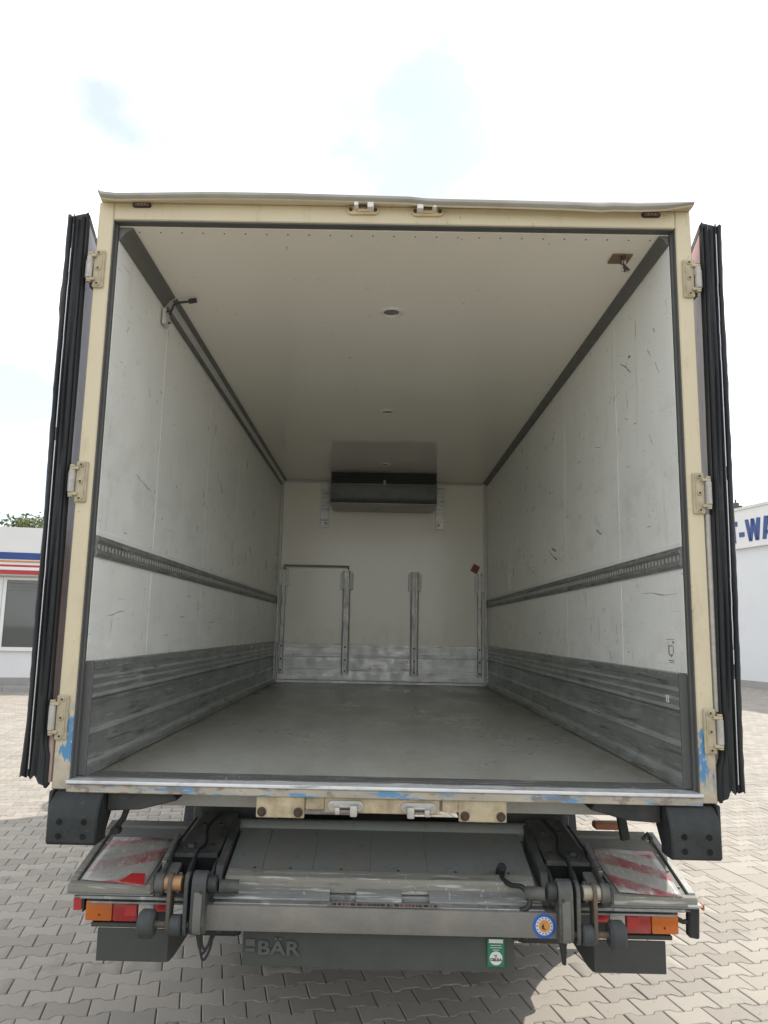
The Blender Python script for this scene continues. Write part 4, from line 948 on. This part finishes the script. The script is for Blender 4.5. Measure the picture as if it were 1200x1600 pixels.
# round blue sticker
def disc(mb, c, r0, r1, y, n=36):
    o = [(c[0] + r1 * math.cos(2 * math.pi * k / n), c[1] + r1 * math.sin(2 * math.pi * k / n)) for k in range(n)]
    mb.prism([Vector((x, y, z)) for x, z in o], (0, -0.0006, 0)); return mb
sc_c = (0.595, 0.697)
mb = MB(); disc(mb.M(0), sc_c, 0, 0.042, -0.0003); disc(mb.M(1), sc_c, 0, 0.0315, -0.0010); disc(mb.M(2), sc_c, 0, 0.021, -0.0017)
mb.M(3).prism([Vector((sc_c[0] + a, -0.0024, sc_c[1] + b)) for a, b in ((-0.012, -0.003), (-0.003, 0.010), (0.0, -0.008))], (0, -0.0004, 0))
mb.M(3).prism([Vector((sc_c[0] + a, -0.0024, sc_c[1] + b)) for a, b in ((-0.012, -0.006), (0.008, -0.009), (0.002, -0.012), (-0.006, -0.011))], (0, -0.0004, 0))
for k in range(14):
    a = 2 * math.pi * k / 14; cx_, cz_ = sc_c[0] + 0.0265 * math.cos(a), sc_c[1] + 0.0265 * math.sin(a)
    mb.M(3 if k % 2 else 0).box((cx_ - 0.0025, -0.0021, cz_ - 0.002), (cx_ + 0.0025, -0.0017, cz_ + 0.002))
mb.build('round_sticker', [BLUE, WHITEP, ORANGE, BLACKP], lift, 0, label='round blue and white sticker with an orange centre')
# rubber flap with raised lettering and a green inspection label
fl = MB().grid(lambda a, b: Vector((-0.512 + 1.006 * a, 0.052 + 0.006 * math.sin(a * 7) * b + 0.016 * (1 - b) ** 4, 0.668 - 0.152 * b + 0.003 * math.sin(a * 11) * b)), 24, 8).solid(0.008).build('rubber_flap', FLAP, lift, 40, fix=False)
def put_text(txt, size, pos, bold, ext, m, parent, name, sx=1.0):
    me = text_mesh(txt, size, bold, ext); me.materials.clear(); me.materials.append(m)
    me.transform(Matrix.Translation(Vector(pos)) @ Matrix.Rotation(R(90), 4, 'X') @ Matrix.Diagonal((sx, 1, 1, 1)))
    return link(name, me, parent)
put_text('B\u00c4R', 0.068, (-0.379, 0.0475, 0.580), 0.0018, 0.0015, FLAPL, fl, 'raised_lettering', 1.25)
MB().M(0).box((-0.500, 0.046, 0.587), (-0.465, 0.0495, 0.612), 0.001).box((-0.500, 0.046, 0.568), (-0.465, 0.0495, 0.580), 0.001).build('raised_logo', FLAPL, fl)
lx, lz = 0.425, 0.586
mb = MB().M(0).box((lx - 0.031, 0.0440, lz - 0.048), (lx + 0.031, 0.0448, lz + 0.048)).M(1).box((lx - 0.026, 0.0432, lz + 0.033), (lx + 0.026, 0.0439, lz + 0.046))
disc(mb.M(1), (lx, lz - 0.019), 0, 0.0235, 0.0438)
for k, w_ in enumerate((0.020, 0.022, 0.012)): mb.M(1).box((lx - w_, 0.0433, lz + 0.024 - k * 0.008), (lx + w_, 0.0439, lz + 0.026 - k * 0.008))
mb.M(2).prism([Vector((lx + a, 0.0428, lz - 0.012 + b)) for a, b in ((-0.010, 0.002), (0.004, 0.006), (0.0, -0.001), (0.006, -0.003), (-0.004, -0.004), (0.0, 0.001))], (0, -0.0004, 0))
lab = mb.build('inspection_label', [GREEN, WHITEP, BLACKP], lift, 0, label='green inspection label with a white disc')
put_text('OELKA', 0.0135, (lx, 0.0424, lz - 0.024), 0.0006, 0.0002, BLACKP, lab, 'label_print')
# hose on the right of the platform, cables on the left under the bar
def spline(pts, n=8):
    pts = [Vector(p) for p in pts]; out = []
    P = [pts[0] * 2 - pts[1]] + pts + [pts[-1] * 2 - pts[-2]]
    for i in range(1, len(P) - 2):
        for k in range(n):
            t = k / n; a, b, c, d = P[i - 1], P[i], P[i + 1], P[i + 2]
            out.append(0.5 * ((2 * b) + (c - a) * t + (2 * a - 5 * b + 4 * c - d) * t * t + (3 * b - a - 3 * c + d) * t ** 3))
    return out + [pts[-1]]
MB().tube(spline([(0.468, 0.17, 0.83), (0.466, 0.13, 0.815), (0.49, 0.09, 0.808), (0.525, 0.055, 0.812), (0.545, 0.03, 0.79), (0.546, 0.02, 0.765), (0.53, 0.015, 0.748), (0.51, 0.02, 0.742)]), 0.0095, 10).M(0).cyl((0.462, 0.18, 0.825), (0.466, 0.15, 0.855), 0.018, 10).build('hydraulic_hose', RUBBER, lift)
for off, dp in ((0.0, 0.565), (0.012, 0.545), (0.026, 0.58)):
    MB().tube(spline([(-0.70 + off, 0.10, 0.66), (-0.69 + off * 0.6, 0.09, 0.60), (-0.668 + off * 0.3, 0.08, dp - 0.02), (-0.645 + off * 0.4, 0.08, dp + 0.01), (-0.635 + off * 0.5, 0.09, 0.62), (-0.63 + off * 0.5, 0.10, 0.67)]), 0.0048, 8).build('loose_cable', RUBBER, lift)
mb = MB()
for x in (-0.60, -0.55, 0.50, 0.53, 0.58): mb.cyl((x, 0.045, 0.651), (x, 0.045, 0.634), 0.011, 8)
mb.build('bar_bolt', CHASSIS, lift)
MB().prism([Vector((0.655, 0.05, 0.652)), Vector((0.690, 0.05, 0.652)), Vector((0.685, 0.05, 0.545)), Vector((0.672, 0.05, 0.545))], (0, 0.012, 0), 0.002).build('hanging_strap', RUBBER, lift)

for s in (-1, 1):
    MB().tube(spline([(s * 0.70, 0.50, 0.95), (s * 0.735, 0.40, 0.915), (s * 0.72, 0.30, 0.875), (s * 0.735, 0.22, 0.862), (s * 0.742, 0.12, 0.80)]), 0.008, 8).build('hydraulic_line', RUBBER, lift)
    MB().tube(spline([(s * 0.80, 0.48, 0.935), (s * 0.845, 0.35, 0.862), (s * 0.86, 0.24, 0.83), (s * 0.872, 0.14, 0.80), (s * 0.88, 0.10, 0.76), (s * 0.90, 0.12, 0.71)]), 0.005, 6).build('lamp_cable', RUBBER, lift)
    for k, (bx, by) in enumerate(((0.69, 0.46), (0.76, 0.46), (0.69, 0.31), (0.80, 0.30))):
        bz = 0.940 - (0.56 - by) * 0.31
        MB().cyl((s * bx, by, bz - 0.004), (s * bx, by - 0.002, bz + 0.008), 0.010, 6).build('arm_top_bolt', BOLT, lift)
    for k in range(4):
        y = 0.15 + k * 0.11
        MB().cyl((s * 1.145, y, pz(y) - 0.002), (s * 1.145, y, pz(y) + 0.005), 0.007, 8).build('wing_rivet', BOLTZ, lift)
    MB().box((s * 0.845, 0.18, pz(0.18) + 0.001), (s * 0.862, 0.40, pz(0.40) + 0.012), 0.002, rot=Matrix.Rotation(math.atan(0.251), 3, 'X')).build('wing_angle', GALV, lift)
for x in (-0.5, -0.36, -0.16, 0.065, 0.29, 0.5):
    MB().cyl((x, 0.20, pz(0.20) + 0.011), (x, 0.20, pz(0.20) + 0.0135), 0.006, 8).build('plank_rivet', BOLT, lift)
# tail lamps, flaps below them, reflectors
for s in (-1, 1):
    tl = MB().box((s * 0.80, 0.118, 0.638), (s * 1.128, 0.150, 0.716), 0.004).build('tail_lamp', BLACK, truck)
    def lens(x0, x1, z0, z1, m, nm, b=0.008): MB().box((s * x0, 0.098, z0), (s * x1, 0.1175, z1), b, 2).build(nm, m, tl)
    lens(1.020, 1.122, 0.642, 0.715, AMBER, 'amber_lens'); lens(0.9235, 1.018, 0.642, 0.715, REDL, 'red_lens')
    lens(0.9236, 0.975, 0.672, 0.700, REDBR, 'red_reflector', 0.003) if False else None
    lens(0.862, 0.922, 0.648, 0.715, CLEARL, 'clear_lens'); lens(0.815, 0.860, 0.680, 0.715, REDBR, 'red_reflector', 0.003)
    MB().box((s * 0.928, 0.0955, 0.664), (s * 0.972, 0.0978, 0.705), 0.001).build('reflex_square', REDBR, tl)
    MB().cyl((s * 1.068, 0.0975, 0.665), (s * 1.068, 0.0955, 0.665), 0.004, 8).build('lens_screw', BOLT, tl)
    # bent steel flap below
    f = MB().box((s * 0.800, 0.100, 0.503), (s * 1.070, 0.108, 0.618), 0.002).M(0)
    f.prism([Vector((s * 0.797, 0.108, 0.503)), Vector((s * 0.797, 0.108, 0.64)), Vector((s * 0.70, 0.42, 0.64)), Vector((s * 0.79, 0.16, 0.503))], (s * 0.006, 0, 0), 0.0)
    f.box((s * 0.80, 0.109, 0.6185), (s * 1.10, 0.2, 0.634), 0.002)
    f.build('lamp_flap', FLAP if s < 0 else m_plain('lamp_flap_black', (0.045, 0.046, 0.043), 0.6, 0, 0.3, 8), truck)
MB().M(0).box((-1.170, 0.100, 0.678), (-1.138, 0.112, 0.722), 0.003).M(1).box((-1.137, 0.102, 0.672), (-1.129, 0.13, 0.722), 0.002).build('side_reflector', [REDBR, BLACK], truck)
# rubber arm with a side marker on the right
mb = MB().M(0).prism([Vector((x, 0.10, z)) for x, z in ((1.162, 0.745), (1.205, 0.742), (1.200, 0.625), (1.158, 0.632))], (0, 0.035, 0), 0.006)
mb.tube([(1.125, 0.125, 0.69), (1.145, 0.12, 0.682), (1.17, 0.115, 0.685)], 0.009, 8).M(1).box((1.150, 0.075, 0.7465), (1.205, 0.15, 0.756), 0.002).M(2).box((1.2065, 0.08, 0.735), (1.2145, 0.13, 0.756), 0.002)  # white box on top paints in the sunlit highlight of the arm
mb.build('side_marker_arm', [RUBBER, WHITEP, AMBER], truck)
# stay and shackle right of the platform, bushing under the left block
MB().prism([Vector((x, 0.40, z)) for x, z in ((0.985, 1.05), (1.02, 1.05), (1.045, 0.905), (1.01, 0.895))], (0, 0.03, 0), 0.003).M(0).cyl((1.035, 0.30, 1.06), (1.035, 0.38, 1.06), 0.04, 16).build('stay_strut', CHASSIS, truck)
MB().tube([(1.10, 0.42, 0.90), (1.125, 0.42, 0.925), (1.14, 0.42, 0.91), (1.135, 0.42, 0.885)], 0.008, 8).build('hook', CHASSIS, truck)
MB().tube([(-1.0, 0.16, 1.06), (-1.02, 0.16, 1.0), (-1.05, 0.15, 0.96)], 0.012, 10).M(0).cyl((-1.04, 0.12, 0.962), (-1.04, 0.17, 0.955), 0.016, 12).build('stay_strut', CHASSIS, truck)
MB().box((0.985, 0.72, 0.862), (1.125, 0.78, 0.893), 0.006).build('rusty_crossbar', m_plain('rust_orange', (0.33, 0.14, 0.075), 0.7, 0, 0.4, 14), truck)

# ---------------------------------------------------------------- buildings and planting behind
BWHITE = m_plain('white_facade_render', (0.72, 0.715, 0.70), 0.7, 0.0, 0.12, 1.5)
BGREY = m_plain('grey_plinth', (0.33, 0.32, 0.30), 0.8, 0.0, 0.3, 3)
BBLUE = m_plain('blue_fascia', (0.015, 0.055, 0.22), 0.4, 0.0, 0.1, 2)
BRED = m_plain('red_fascia', (0.42, 0.03, 0.035), 0.4, 0.0, 0.1, 2)
BORG = m_plain('orange_line', (0.55, 0.22, 0.06), 0.5, 0.0, 0.1, 2)
WINF = m_plain('white_window_frame', (0.74, 0.74, 0.72), 0.35, 0.0, 0.1, 6)
def m_glass():
    m = Mat('dark_window_glass', (0.05, 0.06, 0.06, 1), 0.04); m.p.inputs['Specular IOR Level'].default_value = 0.9
    return m.done()
WGL = m_glass()
# local frame of the left building: along eu (to the right), out of the facade = -ev
lb = thing('service_building', (0, 0, 0), 'low white building with blue and red fascia stripes left of the truck', 'building')
LB0 = at(20, 1066, 18.0); LB0.z = 0
lb.location = LB0
def L(a, out, z): return LB0 + eu * a - ev * out + Vector((0, 0, z))
def lbox(mb, a0, a1, o0, o1, z0, z1):
    return mb.prism([L(a0, o0, z0), L(a1, o0, z0), L(a1, o1, z0), L(a0, o1, z0)], (0, 0, z1 - z0))
def lbz(v):                                       # height on that facade
    d = ray(20, v); nn = -ev; t = (LB0 - CAM).dot(nn) / d.dot(nn); return (CAM + d * t).z
ZR, z_b0, z_b1 = lbz(827), lbz(875), lbz(864.5)
lbox(MB(), -16, 9.5, -9, 0, 0.30, ZR).build('wall', BWHITE, lb, 0)
lbox(MB(), -16, 9.5, -9, 0.03, 0.0, 0.299).build('plinth', BGREY, lb, 0)
lbox(MB(), -16, 9.6, 0.001, 0.30, lbz(900), ZR + 0.03).build('fascia', BWHITE, lb, 0)
lbox(MB(), -16, 9.6, 0.301, 0.315, z_b0, z_b1).build('blue_band', BBLUE, lb, 0)
lbox(MB(), -16, 9.6, 0.301, 0.312, lbz(879.5), lbz(877)).build('orange_line', BORG, lb, 0)
lbox(MB(), -16, 9.6, 0.301, 0.312, lbz(886.5), lbz(883.5)).build('red_line', BRED, lb, 0)
for k in range(6):
    a0 = -14.6 + k * 3.06 + 0.75
    lbox(MB(), a0, a0 + 3.05, 0.301, 0.36, lbz(898), lbz(892)).build('red_gutter_panel', BRED, lb, 0)
    lbox(MB(), a0, a0 + 3.05, 0.301, 0.34, lbz(891.7), lbz(887)).build('white_gutter_panel', WINF, lb, 0)
def lba(u, v=950):
    d = ray(u, v); nn = -ev; t = (LB0 - CAM).dot(nn) / d.dot(nn); return (CAM + d * t - LB0).dot(eu)
wz0, wz1 = lbz(1011), lbz(906)
for wa0, wa1 in ((lba(8), lba(8) + 1.75), (lba(8) + 2.1, lba(8) + 3.8), (lba(8) - 2.2, lba(-4))):
    fr = MB()
    for b0, b1, c0, c1 in ((wa0 - 0.09, wa0, wz0 - 0.1, wz1 + 0.06), (wa1, wa1 + 0.09, wz0 - 0.1, wz1 + 0.06)): lbox(fr, b0, b1, 0.001, 0.05, c0, c1)
    lbox(fr, wa0, wa1, 0.001, 0.05, wz1, wz1 + 0.06); lbox(fr, wa0, wa1, 0.001, 0.08, wz0 - 0.1, wz0)
    wi = fr.build('window', WINF, lb, 0)
    lbox(MB(), wa0, wa1, 0.003, 0.012, wz0, wz1).build('pane', WGL, wi, 0)
    for k in range(3):                            # grey strips on the pane paint in a reflection of slats
        zz = wz1 - 0.12 - k * 0.09
        lbox(MB(), wa0 + 0.08, wa1, 0.0125, 0.016, zz, zz + 0.05).build('reflected_slat', m_plain('slat_reflection_grey', (0.16, 0.165, 0.15), 0.6, 0, 0.2, 6) if 'slat_reflection_grey' not in bpy.data.materials else bpy.data.materials['slat_reflection_grey'], wi, 0)
kerb = MB()
for k in range(24):
    lbox(kerb, -16 + k * 1.0, -15.01 + k * 1.0, 0.9, 1.05, -0.01, 0.12)
lbox(kerb, -16, 9, 0.04, 0.899, -0.01, 0.10)
tag(kerb.build('kerb', BGREY, None, 0), 'grey kerb and footway along the white building', kind='structure')

# right hand building, its wall parallel to the paving joints
rb = thing('wash_hall', (0, 0, 0), 'white hall with a blue lettered sign band right of the truck', 'building')
CPERP = -18.4
nW = Vector((-math.cos(TH), -math.sin(TH), 0))
d0 = ray(1160, 1066); t0 = (CPERP - CAM.dot(nW)) / d0.dot(nW); RB0 = CAM + d0 * t0; RB0.z = 0; rb.location = RB0
def Rw(a, out, z): return RB0 + ev * a + nW * out + Vector((0, 0, z))
def rbox(mb, a0, a1, o0, o1, z0, z1): return mb.prism([Rw(a0, o0, z0), Rw(a1, o0, z0), Rw(a1, o1, z0), Rw(a0, o1, z0)], (0, 0, z1 - z0))
def rwp(u, v):
    d = ray(u, v); t = (CPERP - CAM.dot(nW)) / d.dot(nW); p = CAM + d * t; return ((p - RB0).dot(ev), p.z)
rz_top, rz_b = rwp(1175, 795)[1], rwp(1175, 855.5)[1]
WASHW = m_plain('white_metal_cladding', (0.66, 0.67, 0.68), 0.5, 0.0, 0.1, 0.8)
rbox(MB(), -24, 6, -9, 0, 0.25, rz_top - 0.02).build('wall', WASHW, rb, 0)
rbox(MB(), -24, 6, -9, 0.03, 0, 0.249).build('plinth', BGREY, rb, 0)
sgn = rbox(MB(), -24, 6.1, 0.001, 0.16, rz_b, rz_top).build('sign_band', BWHITE, rb, 0)
rbox(MB(), -24, 6.15, -0.2, 0.20, rz_top + 0.001, rz_top + 0.10).build('roof_edge', PROF, rb, 0)
def letter(polys, name):
    mb = MB()
    for poly in polys: mb.prism([Rw(*(lambda q: (q[0], 0.161, q[1]))(rwp2(u, v))) for u, v in poly], nW * 0.02)
    return mb.build(name, BBLUE, sgn, 0)
def rwp2(u, v):
    d = ray(u, v); t = (CPERP + 0.161 - CAM.dot(nW)) / d.dot(nW); p = CAM + d * t; return ((p - RB0).dot(ev), p.z)
Z = lambda x, y: (1120 + x / 13.33, 760 + y / 13.33)
letter([[Z(230, 765), Z(425, 735), Z(430, 835), Z(232, 865)], [Z(290, 862), Z(380, 850), Z(410, 1185), Z(300, 1200)]], 'letter_t')
letter([[Z(468, 965), Z(575, 950), Z(582, 1045), Z(478, 1062)]], 'letter_hyphen')
letter([[Z(585, 695), Z(655, 687), Z(745, 1135), Z(680, 1145)], [Z(710, 672), Z(775, 665), Z(745, 1135), Z(690, 1142)], [Z(710, 672), Z(775, 665), Z(885, 1112), Z(815, 1122)], [Z(825, 650), Z(905, 640), Z(887, 1112), Z(822, 1120)]], 'letter_w')
letter([[Z(985, 615), Z(1075, 605), Z(1035, 1090), Z(960, 1098)], [Z(1040, 610), Z(1130, 600), Z(1215, 1065), Z(1140, 1075)], [Z(1010, 905), Z(1150, 885), Z(1155, 970), Z(1005, 985)]], 'letter_a')
# house roof with a chimney far behind the hall
hp = at(1158, 797, 60.0)
hs = thing('distant_house', (hp.x, hp.y, 0), 'dark hipped roof with a chimney showing above the sign hall', 'house')
ROOF = m_plain('dark_roof_tiles', (0.12, 0.105, 0.09), 0.8, 0, 0.3, 4)
MB().box((hp.x - 7, hp.y, 0), (hp.x + 2.0, hp.y + 8, hp.z - 0.6)).build('wall', BWHITE, hs, 0)
zt = at(1150, 793, 62).z
mb = MB(); P0 = [Vector((hp.x - 7.6, hp.y - 0.6, hp.z - 0.7)), Vector((hp.x + 2.7, hp.y - 0.6, hp.z - 0.7)), Vector((hp.x + 2.7, hp.y + 8.6, hp.z - 0.7)), Vector((hp.x - 7.6, hp.y + 8.6, hp.z - 0.7))]; A, B = Vector((hp.x - 5, hp.y + 4, zt + 0.35)), Vector((hp.x - 0.35, hp.y + 4, zt + 0.35))
for f in ([P0[0], P0[1], B, A], [P0[1], P0[2], B], [P0[2], P0[3], A, B], [P0[3], P0[0], A], P0[::-1]): mb.poly(f)
bmesh.ops.remove_doubles(mb.bm, verts=mb.bm.verts[:], dist=1e-4); rf = mb.build('roof', ROOF, hs, 0)
cpos = at(1151, 785, 64)
MB().box((cpos.x - 0.25, cpos.y - 0.2, zt - 0.4), (cpos.x + 0.12, cpos.y + 0.2, zt + 0.75), 0.02).M(0).box((cpos.x + 0.18, cpos.y - 0.2, zt - 0.4), (cpos.x + 0.42, cpos.y + 0.2, zt + 0.5), 0.02).cyl((cpos.x - 0.1, cpos.y, zt + 0.74), (cpos.x - 0.1, cpos.y, zt + 1.05), 0.07, 10).build('chimney', ROOF, rf, 0)

# trees behind the left building: trunk, limbs, crown of leaf-sized faces
def m_leaf(name, col):
    m = Mat(name, col, 0.55)
    a = m.n.new('ShaderNodeAttribute'); a.attribute_name = 'tone'
    hv = m.n.new('ShaderNodeHueSaturation'); m.l.new(m.c, hv.inputs['Color']); m.l.new(m.remap(a.outputs['Fac'], 0, 1, 0.55, 1.5), hv.inputs['Value']); m.c = hv.outputs[0]
    m.p.inputs['Subsurface Weight'].default_value = 0.0
    return m.done()
LEAF = m_leaf('tree_leaves', (0.10, 0.125, 0.035, 1)); BARK = m_plain('tree_bark', (0.10, 0.08, 0.06), 0.9, 0, 0.4, 8)
def tree(pos, h, rx, label, seed, nleaf=3600):
    t = thing('deciduous_tree', pos, label, 'tree', 'trees behind the white building')
    r = random.Random(seed); p = Vector(pos)
    mb = MB().cyl(p, p + Vector((0, 0, h * 0.5)), 0.14, 10, 0.08)
    tips = []
    for k in range(14):
        a = r.uniform(0, 6.28); b = p + Vector((0, 0, h * r.uniform(0.28, 0.5)))
        e = p + Vector((math.cos(a) * rx * r.uniform(0.4, 0.95), math.sin(a) * rx * r.uniform(0.4, 0.95), h * r.uniform(0.62, 0.97)))
        mid = (b + e) / 2 + Vector((0, 0, 0.2)); mb.tube([b, mid, e], 0.03, 6); tips += [e, mid]
    mb.build('trunk', BARK, t)
    V, F, tone = [], [], []
    for k in range(nleaf):
        c = r.choice(tips) + Vector((r.gauss(0, 0.42), r.gauss(0, 0.42), r.gauss(0, 0.30)))
        c.z = min(c.z, p.z + h + r.uniform(-0.35, 0.1))
        s_ = r.uniform(0.06, 0.13); q = Matrix.Rotation(r.uniform(0, 6.28), 3, 'Z') @ Matrix.Rotation(r.gauss(0, 0.8), 3, 'X') @ Matrix.Rotation(r.gauss(0, 0.8), 3, 'Y')
        i0 = len(V)
        for x, y in ((-s_, 0), (-0.2 * s_, 0.5 * s_), (s_, 0), (-0.2 * s_, -0.5 * s_)): V.append(c + q @ Vector((x, y, 0.15 * abs(y))))
        F.append((i0, i0 + 1, i0 + 2, i0 + 3)); tone.append(r.random())
    me = bpy.data.meshes.new('crown'); me.from_pydata(V, [], F); at2 = me.attributes.new('tone', 'FLOAT', 'FACE'); at2.data.foreach_set('value', tone); me.materials.append(LEAF)
    link('crown', me, t)
for u, v, Y, rx, lb_, sd in ((8, 801, 30, 1.5, 'leafy tree top above the white building at the photo\'s left edge', 3), (40, 807, 31, 1.5, 'lower leafy tree top between the left tree and the open left door', 4)):
    tp = at(u, v, Y); tree((tp.x, tp.y, 0), tp.z, rx, lb_, sd)
